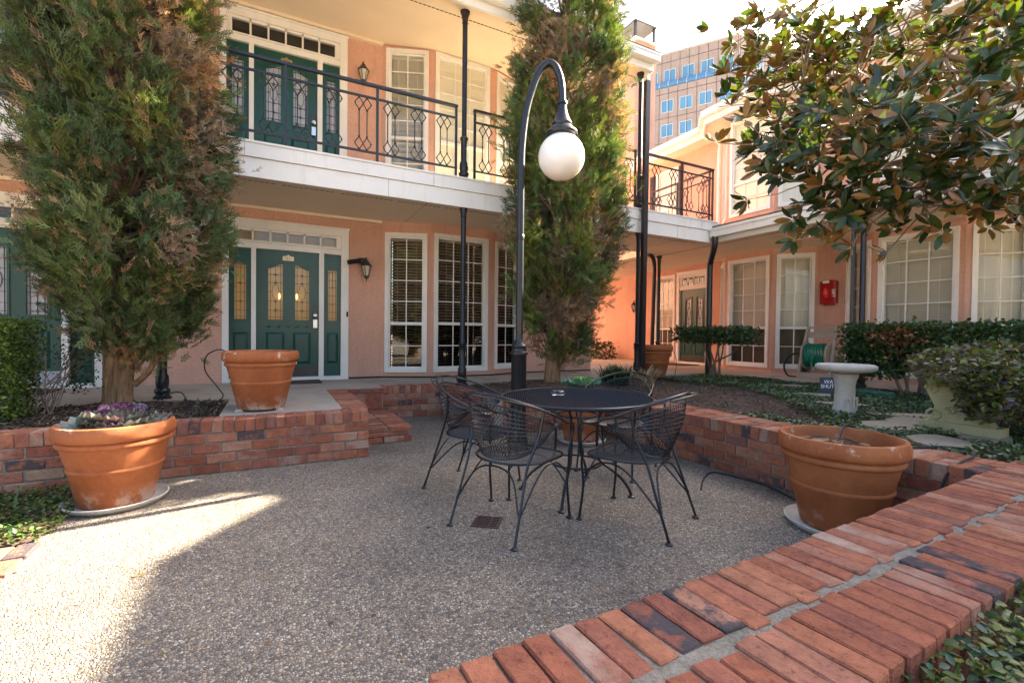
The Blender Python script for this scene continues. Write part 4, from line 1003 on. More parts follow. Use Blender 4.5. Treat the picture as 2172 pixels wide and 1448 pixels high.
# ---- wrought iron barrel chairs (local: faces +x)
def chair_parts():
    P = {}
    def rim(phi):                                   # phi measured from the back, 0 = back
        c_, s_ = math.cos(phi), math.sin(phi)
        up = 0.5+0.5*math.cos(min(abs(phi)*1.28,PI))
        rx = 0.27+0.075*up; ry = 0.30
        return Vector((-rx*c_+0.0, ry*s_, 0.635+0.20*up))
    def low(phi):
        c_, s_ = math.cos(phi), math.sin(phi); k = (abs(phi)/rad(102))**2.2
        return Vector((-0.225*c_, 0.235*s_, 0.435+0.17*k))*1.0
    def top(phi):
        r = rim(phi); l = low(phi); return r+(l-r).normalized()*min(0.055,(l-r).length*0.5)
    ph = rad(102)
    arm = lambda sg: [(-0.27*math.cos(rad(102)),sg*0.30*math.sin(rad(102)),rim(rad(102)).z),(0.14,sg*0.285,0.632),(0.215,sg*0.275,0.622),(0.245,sg*0.270,0.585),(0.238,sg*0.262,0.52),(0.225,sg*0.25,0.43)]
    rp = [rim(a) for a in np.linspace(-ph,ph,33)]
    pts = spline(list(reversed(arm(-1)))[:-1],4)+rp+spline(arm(1),4)[1:]
    P['top_rail'] = Buf().tube(pts,0.0085,7)
    def surf(s,t):
        a = -ph+2*ph*s; l = low(a); u = top(a); b_ = l+(u-l)*t; bul = math.sin(PI*t)*0.018
        return (b_.x-bul*math.cos(a), b_.y+bul*math.sin(a), b_.z)
    P['back_mesh'] = lattice(surf, 52, 12, 0.0036)
    P['back_frame'] = Buf().tube([top(a) for a in np.linspace(-ph,ph,31)],0.005,5).tube([low(a) for a in np.linspace(-ph,ph,31)],0.006,5)
    hal = Buf()
    ha = rad(74)
    halo = []
    for a in np.linspace(-ha,ha,27):
        r = rim(a); k = math.cos(a/ha*PI/2)
        halo.append((r.x-0.052*k*math.cos(a), r.y+0.052*k*math.sin(a), r.z-0.004*k))
    hal.tube(halo,0.0045,5)
    for a in np.linspace(-0.9*ha,0.9*ha,9):
        r = rim(a); k = math.cos(a/ha*PI/2); q = Vector((r.x-0.028*k*math.cos(a), r.y+0.028*k*math.sin(a), r.z-0.002)); rr = 0.018*k+0.004
        hal.tube([(q.x+rr*math.cos(b_),q.y+rr*math.sin(b_),q.z) for b_ in np.linspace(0.6,5.6,10)],0.0028,4)
    for a in (-0.5,0,0.5): hal.tube([rim(a),top(a)],0.0035,4)
    P['scrollwork'] = hal
    def seat_r(th):
        x,y = math.cos(th),math.sin(th); return (0.235*x if x<0 else 0.225*x/max(abs(x),abs(y)*0.86)*1.0, 0.245*y if x<0 else 0.245*y/max(abs(x)*0.92,abs(y),1e-3)*1.0)
    sh = []
    for th in np.linspace(0,2*PI,41)[:-1]:
        x = math.cos(th); y = math.sin(th); n_ = 2.2 if x < 0 else 5.0
        k = (abs(x)**n_+abs(y)**n_)**(-1/n_); sh.append((0.235*k*x, 0.25*k*y))
    P['seat_frame'] = Buf().tube([(x,y,0.42) for x,y in sh],0.0075,6,closed=True)
    def ins(s,t):
        x=(s-0.5)*0.47; y=(t-0.5)*0.5; n_ = 2.2 if x<0 else 5.0
        return (abs(x/0.235)**n_+abs(y/0.25)**n_) < 0.97
    P['seat_mesh'] = lattice(lambda s,t: ((s-0.5)*0.47,(t-0.5)*0.5,0.42-0.022*math.cos(min(1,2*math.hypot(s-0.5,t-0.5))*PI/2)), 18, 34, 0.0031, ins)
    for sg,nm in ((-1,'rear'),(1,'rear')):
        r = rim(sg*rad(70))
        P['leg_rear%d'%sg] = (Buf().tube(spline([(r.x,r.y,r.z-0.004),(r.x-0.02,r.y*0.93,0.58),(-0.19,sg*0.232,0.42),(-0.25,sg*0.24,0.24),(-0.33,sg*0.252,0.012)],5),0.0085,6), (-0.33,sg*0.252))
        P['leg_front%d'%sg] = (Buf().tube(spline([(0.225,sg*0.25,0.43),(0.235,sg*0.245,0.36),(0.225,sg*0.24,0.22),(0.245,sg*0.25,0.012)],5),0.0085,6), (0.245,sg*0.25))
    br = Buf()
    for sg in (-1,1):
        br.tube(spline([(0.222,sg*0.24,0.30),(0.10,sg*0.235,0.385),(-0.06,sg*0.235,0.36),(-0.285,sg*0.246,0.15)],5),0.006,5)
    br.tube(spline([(0.225,-0.24,0.22),(0.215,-0.10,0.36),(0.215,0.10,0.36),(0.225,0.24,0.22)],5),0.006,5)
    br.tube(spline([(-0.285,-0.246,0.16),(-0.21,-0.12,0.36),(-0.21,0.12,0.36),(-0.285,0.246,0.16)],5),0.006,5)
    P['brace'] = br
    return P
CP = chair_parts(); CM = {}
FT = mesh_of('foot', Buf().lathe([(0.021,0),(0.022,0.006),(0.012,0.014)],n=10), MT['chair'], True)
def chair(loc, ang, label):
    t = thing('patio_chair', (loc[0],loc[1],0), label, 'chair', 'wrought iron chairs around the table', rz=rad(ang))
    for k, v in CP.items():
        leg = k.startswith('leg'); nm = 'leg' if leg else k
        if k not in CM:
            CM[k] = mesh_of(nm, v[0] if leg else v, MT['chair'], nm not in ('seat_mesh','back_mesh'))
        o = put(nm, CM[k], t)
        if leg: put('foot', FT, o).location = (v[1][0],v[1][1],0)
    return t
chair((1.37,2.58), 24, 'iron mesh chair standing beside the drain grate')
chair((2.07,2.29), 115, 'iron mesh chair with its back towards the pot of bare soil')
chair((1.42,3.30), -52, 'iron mesh chair on the brick steps side of the table')
chair((2.66,3.16), 207, 'iron mesh chair between the table and the double capped planter wall')

# ---- drain grate
gr = thing('drain_grate', (1.19,2.62,0), 'small square rusty drain grate set in the pebble paving', 'drain', rz=rad(-38))
part('frame', Buf().box(-0.085,0.085,-0.085,-0.07,0,0.006).box(-0.085,0.085,0.07,0.085,0,0.006).box(-0.085,-0.07,-0.07,0.07,0,0.006).box(0.07,0.085,-0.07,0.07,0,0.006), MT['rust'], gr, raw=True)
part('pit', Buf().box(-0.07,0.07,-0.07,0.07,-0.001,0.0015), MT['dark'], gr, raw=True)
gbm = mesh_of('bar', Buf().box(-0.07,0.07,-0.005,0.005,0.001,0.0055), MT['rust'])
for k in range(5): put('bar', gbm, gr).location = (0,-0.047+0.0235*k,0)
part('cross_bar', Buf().box(0.018,0.026,-0.07,0.07,0.0012,0.006), MT['rust'], gr, raw=True)

# ---- street lamp
Lm = thing('street_lamp', (2.24,4.18,0), 'tall black gooseneck lamp post with a white globe behind the table', 'lamp')
ub = Vector((2.24,4.18,0))
lp = Buf().lathe([(0.11,0),(0.11,0.03),(0.105,0.05),(0.098,0.09),(0.09,0.14),(0.084,0.2),(0.081,0.24),(0.080,0.96),(0.084,0.965)],ub,24,wob=lambda a,z: 1-0.045*(0.5+0.5*math.cos(12*a)) if 0.22<z<0.97 else 1)
lp.lathe([(0.084,0.965),(0.092,0.972),(0.092,0.99),(0.078,1.0),(0.072,1.03),(0.080,1.045),(0.080,1.06),(0.055,1.09),(0.046,1.12)],ub,24)
part('base', lp, MT['black'], Lm, smooth=True)
dl_ = R0
def lpt(s,z): return (ub.x+dl_.x*s, ub.y+dl_.y*s, z)
pole_path = [lpt(0.000,1.104),lpt(0.000,2.154),lpt(0.000,2.870),lpt(0.011,3.157),lpt(0.048,3.453),lpt(0.115,3.701),lpt(0.181,3.854),lpt(0.263,3.930),lpt(0.334,3.902),lpt(0.382,3.797),lpt(0.406,3.663),lpt(0.411,3.462)]
part('pole', Buf().tube(spline(pole_path,6),0.0375,14), MT['black'], Lm, smooth=True)
part('collar', Buf().lathe([(0.036,2.14),(0.043,2.145),(0.043,2.18),(0.038,2.19)],ub,16), MT['black'], Lm, smooth=True)
gc = Vector(lpt(0.411,2.985))
part('fitter', Buf().lathe([(0.040,0.56),(0.054,0.555),(0.056,0.53),(0.045,0.52),(0.047,0.47),(0.062,0.42),(0.085,0.37),(0.098,0.345),(0.106,0.33),(0.10,0.31),(0.135,0.275),(0.155,0.255),(0.163,0.235),(0.157,0.215),(0.13,0.2)],gc,28), MT['black'], Lm, smooth=True)
part('globe', Buf().lathe([(max(0.001,0.236*math.sin(a)),-0.236*math.cos(a)) for a in np.linspace(0.02,PI-0.5,22)],gc,36), MT['globe'], Lm, smooth=True, ang=180)
part('globe_cap', Buf().lathe([(0.02,-0.258),(0.03,-0.252),(0.028,-0.247)],gc,12), MT['brass'], Lm, smooth=True)

# ---- wall lanterns, camera, alarm
def lantern(p, out, label, s=1.0):
    t = thing('wall_lantern', p, label, 'wall lamp', 'black wall lanterns')
    o = Vector((out[0],out[1],0)); P0 = Vector(p); c = P0+o*0.14
    part('bracket', Buf().tube(spline([P0+Vector((0,0,0.12)),P0+o*0.06+Vector((0,0,0.20)),c+Vector((0,0,0.18))],4),0.012,6).lathe([(0.05,-0.03),(0.055,0),(0.05,0.03)],P0+Vector((0,0,0.10)),10), MT['bronze'], t, smooth=True)
    part('roof_cap', Buf().lathe([(0.008,0.20),(0.012,0.165),(0.03,0.15),(0.055,0.11),(0.085,0.075),(0.09,0.06)],c,6), MT['bronze'], t)
    part('pane', Buf().lathe([(0.036,-0.10),(0.072,0.06)],c,6), MT['lantern'], t)
    rb_ = Buf()
    for k in range(6):
        a = PI/3*k; rb_.tube([c+Vector((0.076*math.cos(a),0.076*math.sin(a),0.06)),c+Vector((0.038*math.cos(a),0.038*math.sin(a),-0.10))],0.007,4)
    rb_.lathe([(0.004,-0.19),(0.006,-0.15),(0.022,-0.13),(0.042,-0.105),(0.04,-0.09)],c,6)
    part('cage', rb_, MT['bronze'], t)
lantern((1.30,7.69,2.16),(0,-1),'black carriage lantern on the wall below the balcony by the camera')
lantern((1.24,7.69,5.20),(0,-1),'black carriage lantern beside the upper green door')
lantern((9.64,10.55,2.0),(-1,0),'black lantern on the orange wall behind the tall downspout')
sc_t = thing('security_camera', (1.22,7.69,2.30), 'dark bullet security camera above the lower wall lantern', 'camera')
part('body', Buf().tube([(1.02,7.50,2.255),(1.20,7.56,2.30)],0.038,10), MT['black'], sc_t, smooth=True)
part('mount', Buf().box(1.19,1.31,7.55,7.695,2.27,2.345), MT['rubber'], sc_t)
al = thing('fire_alarm', (9.63,5.18,1.80), 'bright red fire alarm strobe box on the peach wall between two bays', 'alarm')
def bevbox(x0,x1,y0,y1,z0,z1,e): 
    bb = Buf(); bb.prism([(x0+e,y0),(x1,y0),(x1,y1),(x0+e,y1),(x0,y1-e),(x0,y0+e)],z0,z1); return bb
part('cover', bevbox(9.54,9.645,5.03,5.33,1.83,2.26,0.03), MT['red'], al)
part('hood', bevbox(9.555,9.645,5.06,5.30,2.26,2.285,0.03), MT['red'], al); part('lower_lip', bevbox(9.56,9.645,5.09,5.27,1.80,1.83,0.03), MT['red'], al)
part('lens', Buf().lathe([(0.001,-0.10),(0.03,-0.085),(0.045,-0.02),(0.045,0.05),(0.03,0.10),(0.001,0.115)],(9.54,5.20,2.03),14), MT['redlens'], al, smooth=True)
part('sticker', Buf().box(9.536,9.539,5.145,5.265,2.225,2.275), MT['lettering'], al)
text_mesh('lettering', 'FIRE', 0.085, MT['lettering'], al, Matrix.Translation(Vector((9.5375,5.065,2.03))-ROOT[al.name]) @ Matrix(((0,0,-1,0),(0,-1,0,0),(1,0,0,0),(0,0,0,1))) @ Matrix.Rotation(0,4,'Z'))
solo('doorbell', Buf().box(1.018,1.043,7.655,7.676,1.42,1.50), MT['rubber'], 'tiny black doorbell on the white frame beside door 1111', 'doorbell')
solo('doorbell', Buf().box(9.60,9.625,8.975,9.01,1.30,1.47), MT['rubber'], 'black doorbell on the frame of the dark far door', 'doorbell')
for (x0,x1,y0,y1,lab) in ((0.0,0.62,7.15,7.58,'dark doormat in front of the green door behind the chipped pot'),(-3.2,-2.3,7.05,7.55,'brown doormat behind the clipped boxwood shrub')):
    solo('doormat', Buf().box(x0,x1,y0,y1,PZ+0.002,PZ+0.018), MT['mat'], lab, 'doormat')
solo('doormat', Buf().box(8.75,9.45,8.1,8.95,PZ+0.002,PZ+0.018), MT['mat'], 'doormat outside the dark far door under the right eaves', 'doormat')

# ---- bird bath
bbx, bby, bbz = 5.02,2.54,0.41
bb_t = thing('bird_bath', (bbx,bby,bbz), 'white cast stone bird bath with scalloped bowl standing in ivy', 'bird bath')
part('pedestal', Buf().lathe([(0.105,0),(0.105,0.04),(0.092,0.10),(0.085,0.20),(0.084,0.28),(0.092,0.34),(0.108,0.385),(0.112,0.41),(0.09,0.425)],(bbx,bby,bbz),20), MT['cast'], bb_t, smooth=True)
part('bowl', Buf().lathe([(0.09,0.42),(0.20,0.43),(0.235,0.445),(0.252,0.462),(0.252,0.49),(0.232,0.505),(0.21,0.495),(0.15,0.47),(0.001,0.465)],(bbx,bby,bbz),64,wob=lambda a,z: 1+(0.035*abs(math.cos(5*a))-0.02 if z>0.425 else 0)), MT['cast'], bb_t, smooth=True, ang=60)
pe = Buf()
for k in range(5):
    a0 = -2.4+0.75*k
    pts = []
    for s_ in np.linspace(-1,1,11):
        aa = a0+0.36*s_; zz = 0.03+0.15*(1-s_*s_)**0.6; pts.append((bbx+0.098*math.cos(aa),bby+0.098*math.sin(aa),bbz+zz))
    pe.tube(pts,0.008,5)
part('carved_petal', pe, MT['cast'], bb_t, smooth=True)

# ---- stone bench end in the shrub
bt_ = thing('stone_bench', (5.2,1.62,0.43), 'yellowed cast stone garden bench with scroll supports under the purple shrub', 'bench')
def scroll_support(u):
    poly = [(-0.20,0.08),(-0.17,0.12),(-0.155,0.20),(-0.19,0.28),(-0.215,0.34),(-0.19,0.39),(0.19,0.39),(0.215,0.34),(0.19,0.28),(0.155,0.20),(0.17,0.12),(0.20,0.08)]
    m_ = Buf(); pp = Buf().prism(poly,-0.05,0.05); pp.xf(Matrix.Translation((u,1.60,0.43)) @ Matrix(((0,0,1,0),(1,0,0,0),(0,1,0,0),(0,0,0,1)))); m_.merge(pp)
    for sg in (-1,1):
        for (yy,zz,r) in ((sg*0.165,0.34,0.05),(sg*0.15,0.13,0.055),(sg*0.05,0.18,0.04)):
            m_.tube([(u-0.055,1.60+yy+r*math.cos(a)*(1-a/9),0.43+zz+r*math.sin(a)*(1-a/9)) for a in np.linspace(0,7,18)],0.011,5)
    o = part('support', m_, MT['lichen'], bt_); return o
for u in (4.83,5.75):
    scroll_support(u); part('plinth', Buf().box(u-0.085,u+0.085,1.36,1.84,0.425,0.512), MT['lichen'], bt_)
part('seat', Buf().box(4.70,5.88,1.40,1.80,0.822,0.895), MT['lichen'], bt_)

# ---- flagstones
def blob(cx,cy,rx,ry,rot,n=9):
    out=[]
    for k in range(n):
        a=2*PI*k/n; r=random.uniform(0.82,1.12); x=rx*r*math.cos(a); y=ry*r*math.sin(a); out.append((cx+x*math.cos(rot)-y*math.sin(rot),cy+x*math.sin(rot)+y*math.cos(rot)))
    return out
STONES = [(4.62,1.98,0.30,0.2,0.3),(5.45,2.12,0.42,0.13,-0.7),(4.25,1.52,0.30,0.18,0.4),(4.72,1.42,0.26,0.16,0.2),(5.05,2.02,0.26,0.16,0.1),(6.15,3.45,0.4,0.14,-0.9),(5.55,2.85,0.3,0.12,-0.9),(5.5,1.05,0.3,0.2,0.2),(6.9,4.3,0.4,0.16,-0.7)]
STL = ['flagstone between the pot of bare soil and the stone bench', 'long narrow flagstone behind the stone bench, beside the ivy', 'flagstone just inside the corner of the brick walls', 'flagstone under the plinth of the stone bench', 'flagstone touching the left side of the stone bench', 'thin flagstone between the mulch and the water shut-off sign', 'flagstone beside the foot of the bird bath, behind it', 'flagstone partly under the purple shrub', 'flagstone at the edge of the mulch near the small hedge']
for i,(x,y,rx,ry,ro) in enumerate(STONES):
    solo('stepping_stone', Buf().prism(blob(x,y,rx,ry,ro),h2(x,y)-0.03,h2(x,y)+0.05), MT['flag'], STL[i], 'stepping stone', 'stepping stones in the bird bath bed')

# ---- sign and meter lid
sg_ = thing('water_sign', (5.93,3.13,0.42), 'small dark sign lettered water shut-off half hidden by the bird bath', 'sign')
sm_ = Matrix.Translation((5.93,3.13,0.60)) @ Matrix.Rotation(-BETA*1.15,4,'Z')
pb_ = Buf().box(-0.15,0.15,0,0.008,-0.09,0.10); pb_.xf(sm_); part('plate', pb_, MT['signblue'], sg_)
sk = Buf().box(-0.012,0.012,0.008,0.02,-0.20,0.05); sk.xf(sm_); part('stake', sk, MT['rust'], sg_)
for s_,z_ in (('WATER',0.045),('SHUT-OFF',-0.008)):
    text_mesh('lettering', s_, 0.062, MT['lettering'], sg_, Matrix.Translation(-ROOT[sg_.name]) @ sm_ @ Matrix.Translation((0,-0.002,z_)) @ Matrix.Rotation(PI/2,4,'X'))
ld_ = Buf().prism([(6.75,3.10),(7.05,2.98),(7.45,3.55),(7.15,3.70)],0.40,0.475); solo('valve_lid', ld_, MT['greenlid'], 'flat green plastic valve box lid behind the bird bath', 'valve box')

# ---- hose reel
hx,hy = 8.62,4.80
hr = thing('hose_reel', (hx,hy,PZ), 'taupe garden hose reel cart wound with green hose against the wall', 'hose reel')
hm = Matrix.Translation((hx,hy,PZ)) @ Matrix.Rotation(-PI/2+0.15,4,'Z') @ Matrix.Scale(1.18,4)          # local: x across, y towards the wall
def hp(name, bb, mat, smooth=False): bb.xf(hm); return part(name, bb, mat, hr, smooth=smooth)
for sx in (-0.21,0.21):
    fbm = Buf()
    for (a,c,wd) in (((sx,-0.17,0.0),(sx*0.98,-0.08,0.30),0.05),((sx*0.98,-0.08,0.30),(sx*0.9,0.12,0.78),0.05),((sx,0.22,0.05),(sx*0.95,0.0,0.45),0.045),((sx,-0.17,0.02),(sx,0.22,0.05),0.05)): fbm.beam(a,c,0.035,wd,up=(0,1,0.3))
    hp('side_frame', fbm, MT['taupe'])
hp('handle', Buf().beam((-0.19,0.115,0.77),(0.19,0.115,0.77),0.03,0.035).beam((-0.19,0.085,0.66),(0.19,0.085,0.66),0.025,0.09), MT['taupe'])
hp('foot_bar', Buf().beam((-0.21,-0.17,0.05),(0.21,-0.17,0.05),0.03,0.09), MT['taupe'])
ax = Matrix.Translation((0,-0.02,0.35)) @ Matrix.Rotation(PI/2,4,'Y')
for sx in (-0.16,0.16):
    fl = Buf().lathe([(0.20,-0.012),(0.215,0),(0.20,0.012)],n=28).lathe([(0.05,-0.014),(0.05,0.014)],n=14); fl.xf(ax @ Matrix.Translation((0,0,sx))); hp('flange', fl, MT['taupe'], True)
ho = Buf(); turns = 9
for k in range(turns):
    zz = -0.125+0.25*k/(turns-1); ho.tube([(0.165*math.cos(a),0.165*math.sin(a),zz+0.01*math.sin(3*a+k)) for a in np.linspace(0,2*PI,25)[:-1]],0.016,6,closed=True)
ho.xf(ax); hp('hose', ho, MT['hose'], True)
hp('hose_end', Buf().tube([(-0.02,-0.19,0.36),(-0.02,-0.20,0.14)],0.016,6), MT['hose'], True)
for sx in (-0.26,0.26): 
    wh = Buf().lathe([(0.085,-0.025),(0.095,-0.01),(0.095,0.01),(0.085,0.025)],n=20); wh.xf(Matrix.Translation((sx,0.20,0.095)) @ Matrix.Rotation(PI/2,4,'Y')); hp('wheel', wh, MT['rubber'], True)
hp('leader_hose', Buf().tube(spline([(-0.18,-0.02,0.35),(-0.34,-0.03,0.36),(-0.46,-0.05,0.20),(-0.40,-0.08,0.03),(-0.22,-0.10,0.012)],6),0.014,6), MT['rubber'], True)

# ---- cables
def cable(pts, label, r=0.006):
    solo('cable', Buf().tube(spline(pts,6),r,5), MT['rubber'], label, 'cable', smooth=True)
cable([(-0.38,5.12,0.975),(-0.47,5.20,1.0),(-0.58,5.35,0.93),(-0.60,5.45,0.78),(-0.50,5.45,0.62),(-0.45,5.42,0.52),(-0.56,5.40,0.455),(-0.72,5.42,0.47),(-0.82,5.6,0.56),(-0.96,5.75,0.53),(-1.02,5.86,0.46)], 'thin black irrigation line looping from the chipped pot to the bed')
cable([(2.9,2.45,0.008),(3.1,2.6,0.008),(3.36,2.72,0.008),(3.43,2.5,0.01),(3.44,2.3,0.012),(3.36,2.05,0.008),(3.3,1.95,0.008)], 'thin black irrigation line along the foot of the planter wall')
cable([(3.12,1.62,0.50),(3.22,1.66,0.53),(3.40,1.72,0.585),(3.47,1.70,0.58),(3.55,1.60,0.46),(3.75,1.50,0.452),(4.0,1.42,0.452),(4.05,1.30,0.452),(3.85,1.22,0.452),(3.6,1.2,0.44),(3.47,1.22,0.36),(3.42,1.22,0.2),(3.40,1.22,0.02)], 'thick black irrigation line draped over the wall beside the pot of bare soil', 0.008)
cable([(6.47,6.22,0.92),(6.56,6.2,0.88),(6.58,6.15,0.7),(6.5,6.1,0.5),(6.42,6.05,0.45)], 'black line hanging from the porch pot')
# ================================================================== PLANTS
LEAF_V = [(0,0,0),(0.22,0.26,0.05),(0.55,0.36,0.07),(0.85,0.20,0.03),(1,0,-0.05),(0.85,-0.20,0.03),(0.55,-0.36,0.07),(0.22,-0.26,0.05),(0.5,0,-0.01)]
LEAF_F = [(0,8,2,1),(8,4,3,2),(0,7,6,8),(8,6,5,4)]
def jitter_col(base, n, v=0.25):
    b_ = np.asarray(base, float)
    if b_.ndim == 1: b_ = np.repeat(b_[None,:], n, 0)
    return np.clip(b_*(1+rng.uniform(-v,v,(n,1)))*(1+rng.uniform(-0.12,0.12,(n,3))),0,1)
# ---- juniper: feathery sprays in clumps on a tapered trunk with limbs
def frond():
    tv=[]; tf=[]
    def tri(a,b_,c): o=len(tv); tv.extend([a,b_,c]); tf.append((o,o+1,o+2))
    tri((0,0.03,0),(0,-0.03,0),(1,0,-0.04))
    for i in range(8):
        x = 0.06+0.105*i; s = 1 if i % 2 else -1; ln = 0.50*(1-0.5*x); z = 0.12*math.sin(i*2.1)
        tri((x-0.045,0,0),(x+0.055,0,0),(x+ln*0.80,s*ln*0.66,z))
        tri((x+ln*0.25,s*ln*0.18,z*0.3),(x+ln*0.48,s*ln*0.36,z*0.3),(x+ln*1.0,s*ln*0.30,z+0.10*s))
    return tv, tf
FV, FF = frond()
def juniper(base, centre, prof, label, n_clump, per, greens, browns, p_brown, spread, trunk, sizes=(0.10,0.17), seedz=0):
    t = thing('juniper_tree', base, label, 'tree', 'tall junipers')
    B0 = Vector(base)
    zs = [q[0] for q in prof]; rs_ = [q[1] for q in prof]
    R_ = lambda z: float(np.interp(z, zs, rs_))
    tb = Buf()
    for tr in trunk: tb.tube(spline([B0+Vector(p[:3]) for p in tr],4), [float(np.interp(i/(4*(len(tr)-1)), np.linspace(0,1,len(tr)), [p[3] for p in tr])) for i in range(4*(len(tr)-1)+1)], 12)
    part('trunk', tb, MT['bark'], t, smooth=True, ang=70)
    pos=[]; X=[]; Z=[]; sz=[]; col=[]; lim = Buf()
    ztop = zs[-1]
    w_ = np.array([max(R_(z),0.05) for z in np.linspace(zs[0],ztop,60)]); w_ = w_/w_.sum()
    for k in range(n_clump):
        z = rng.choice(np.linspace(zs[0],ztop,60), p=w_)+rng.uniform(-0.05,0.05); a = rng.uniform(0,2*PI); f = rng.uniform(0,1)**0.45
        r = R_(z)*(0.36+0.62*f)*rng.uniform(0.86,1.06)*(1+0.10*math.sin(3*a+2.1*z)*math.sin(4*z+a))
        cx_ = float(np.interp(z,[zs[0],zs[len(zs)//2],ztop],[c[0] for c in centre])); cy_ = float(np.interp(z,[zs[0],zs[len(zs)//2],ztop],[c[1] for c in centre]))
        c = np.array([cx_+r*math.cos(a), cy_+r*math.sin(a), z]); out = np.array([math.cos(a)*0.75,math.sin(a)*0.75,0.75]); out /= np.linalg.norm(out)
        nz = math.sin(c[0]*5.2+1.1*math.sin(c[2]*2.3))+math.sin(c[1]*6.1+c[2]*1.9)+math.sin(c[2]*4.3+c[0]*2.2)
        brown = rng.random() < p_brown*(1.15-0.4*f)*(0.35+0.65*(1+math.tanh(1.8*nz)))
        bc = np.array(browns[rng.integers(len(browns))] if brown else greens[rng.integers(len(greens))])
        n = int(per*rng.uniform(0.6,1.3)*(0.75 if brown else 1))
        g = rng.normal(size=(n,3))*spread*np.array([1,1,1.25])
        along = rng.uniform(-0.5,1,(n,1))*spread*1.5
        p_ = c+g+out*along
        pos.append(p_); d = out+rng.normal(size=(n,3))*0.55
        if brown: d[:,2] -= 0.55
        X.append(d); Z.append(rdir(n)+np.array([0,0,0.5])); sz.append(rng.uniform(*sizes,n)*(0.85 if brown else 1))
        cc = jitter_col(bc*rng.uniform(0.62,1.35), n, 0.3)
        if not brown:
            m_ = rng.random(n) < 0.07; cc[m_] = jitter_col(browns[0], int(m_.sum()), 0.2)
        col.append(cc)
        if rng.random() < 0.75:
            zi = max(z-0.55*r-0.1, zs[0]-0.25); ti = np.array([B0.x+(cx_-B0.x)*0.5, B0.y+(cy_-B0.y)*0.5, zi])
            mid = (ti+c)/2+np.array([0,0,-0.06])
            lim.tube(spline([ti,mid,c,c+out*0.12],3),[0.018,0.016,0.014,0.012,0.011,0.010,0.008,0.007,0.006,0.004],4)
    pos=np.concatenate(pos); me = scatter_mesh('crown', FV, FF, pos-np.array(base), np.concatenate(X), np.concatenate(Z), np.concatenate(sz), np.concatenate(col), MT['juniper'])
    put('crown', me, t)
    part('limb', lim, MT['twig'], t)
    return t
GR = [(0.105,0.145,0.05),(0.085,0.125,0.055),(0.13,0.155,0.045),(0.075,0.115,0.055),(0.115,0.145,0.06)]
BN = [(0.29,0.19,0.105),(0.25,0.175,0.115),(0.34,0.20,0.098),(0.26,0.195,0.14),(0.22,0.165,0.12)]
juniper((-1.32,5.63,0.44), [(-1.18,5.62),(-1.22,5.60),(-1.24,5.60)], [(0.98,0.22),(1.2,0.42),(1.5,0.62),(2.0,0.74),(2.8,0.73),(3.6,0.69),(4.4,0.66),(5.2,0.56),(6.0,0.35),(6.6,0.05)],
        'broad juniper with browned patches growing between the left wall and the porch', 400, 100, GR, BN, 0.42, 0.080,
        [[(-0.02,0,-0.05,0.125),(-0.02,0,0.12,0.095),(-0.03,0,0.5,0.08),(-0.05,0,1.2,0.07),(0.02,0,2.4,0.06),(0.06,0,4.2,0.03)],[(0.055,-0.05,-0.05,0.085),(0.06,-0.05,0.15,0.068),(0.09,-0.04,0.5,0.06),(0.2,0.0,1.3,0.05),(0.25,0.0,2.2,0.03)],[(0.14,-0.06,0.22,0.03),(0.26,-0.12,0.34,0.025),(0.34,-0.15,0.5,0.018),(0.45,-0.2,0.72,0.008)]])
GR2 = [(0.13,0.18,0.045),(0.10,0.155,0.05),(0.16,0.20,0.045),(0.085,0.135,0.055)]
juniper((3.45,5.45,0.53), [(3.52,5.42),(3.58,5.39),(3.60,5.38)], [(0.85,0.12),(1.0,0.28),(1.24,0.44),(1.63,0.56),(2.16,0.68),(3.0,0.76),(4.0,0.75),(5.0,0.76),(6.0,0.70),(6.9,0.5),(7.6,0.1)],
        'slender half brown juniper beside the white globe lamp', 380, 92, GR2, BN, 0.52, 0.082,
        [[(0,0,-0.08,0.13),(0.0,0,0.2,0.105),(0.02,0,0.6,0.095),(0.06,-0.02,1.6,0.08),(0.12,-0.05,3.2,0.06),(0.14,-0.06,5.5,0.03)]], sizes=(0.10,0.165))

# ---- southern magnolia reaching in from the right
def ray_at(x, y, D): return Vector((0,0,CH)) + 0.76*D*(CF+(x-1086)/FPX*CR+(724-y)/FPX*CU)
mg = thing('magnolia_tree', (4.95,0.15,0.25), 'magnolia with glossy dark leaves and rusty undersides reaching over the bird bath', 'tree')
crotch = Vector((4.75,0.45,2.25))
mb = Buf().tube(spline([(4.95,0.15,0.24),(4.94,0.2,0.9),(4.85,0.35,1.6),crotch],4),[0.13,0.12,0.11,0.105,0.10,0.098,0.095,0.092,0.09,0.088,0.085,0.08,0.075],12)
part('trunk', mb, MT['mbark'], mg, smooth=True, ang=70)
TIPS = [(1610,50,4.7),(1600,150,4.5),(1650,120,4.3),(1640,205,4.3),(1690,260,4.1),(1640,300,4.0),(1700,330,4.3),(1720,385,3.9),(1780,440,3.9),(1830,455,3.8),(1850,340,3.6),(1900,410,3.8),(1960,430,3.7),(2000,370,3.6),(2060,240,3.0),(2120,130,3.2),(1960,90,3.8),(1800,50,4.2),(1750,150,4.4),(1880,210,3.4),(2100,320,3.5),(1700,30,4.8),(2060,30,3.6),(2150,230,3.6),(1900,40,3.9),(1820,130,3.9),(1950,290,3.3),(2020,150,4.2),(2150,60,3.9),(1760,250,3.8),(2140,455,3.4),(1860,270,4.6),(1980,220,4.8),(2080,400,4.4),(2160,330,4.3),(1930,360,4.7),(1720,200,4.9),(1700,90,4.0),(2250,150,3.4),(2300,320,3.5),(2240,20,3.8),(2000,-120,4.0),(2200,-120,3.6),(2150,-260,4.0)]
lb = Buf(); pos=[]; X=[]; Z=[]; sz=[]; col=[]
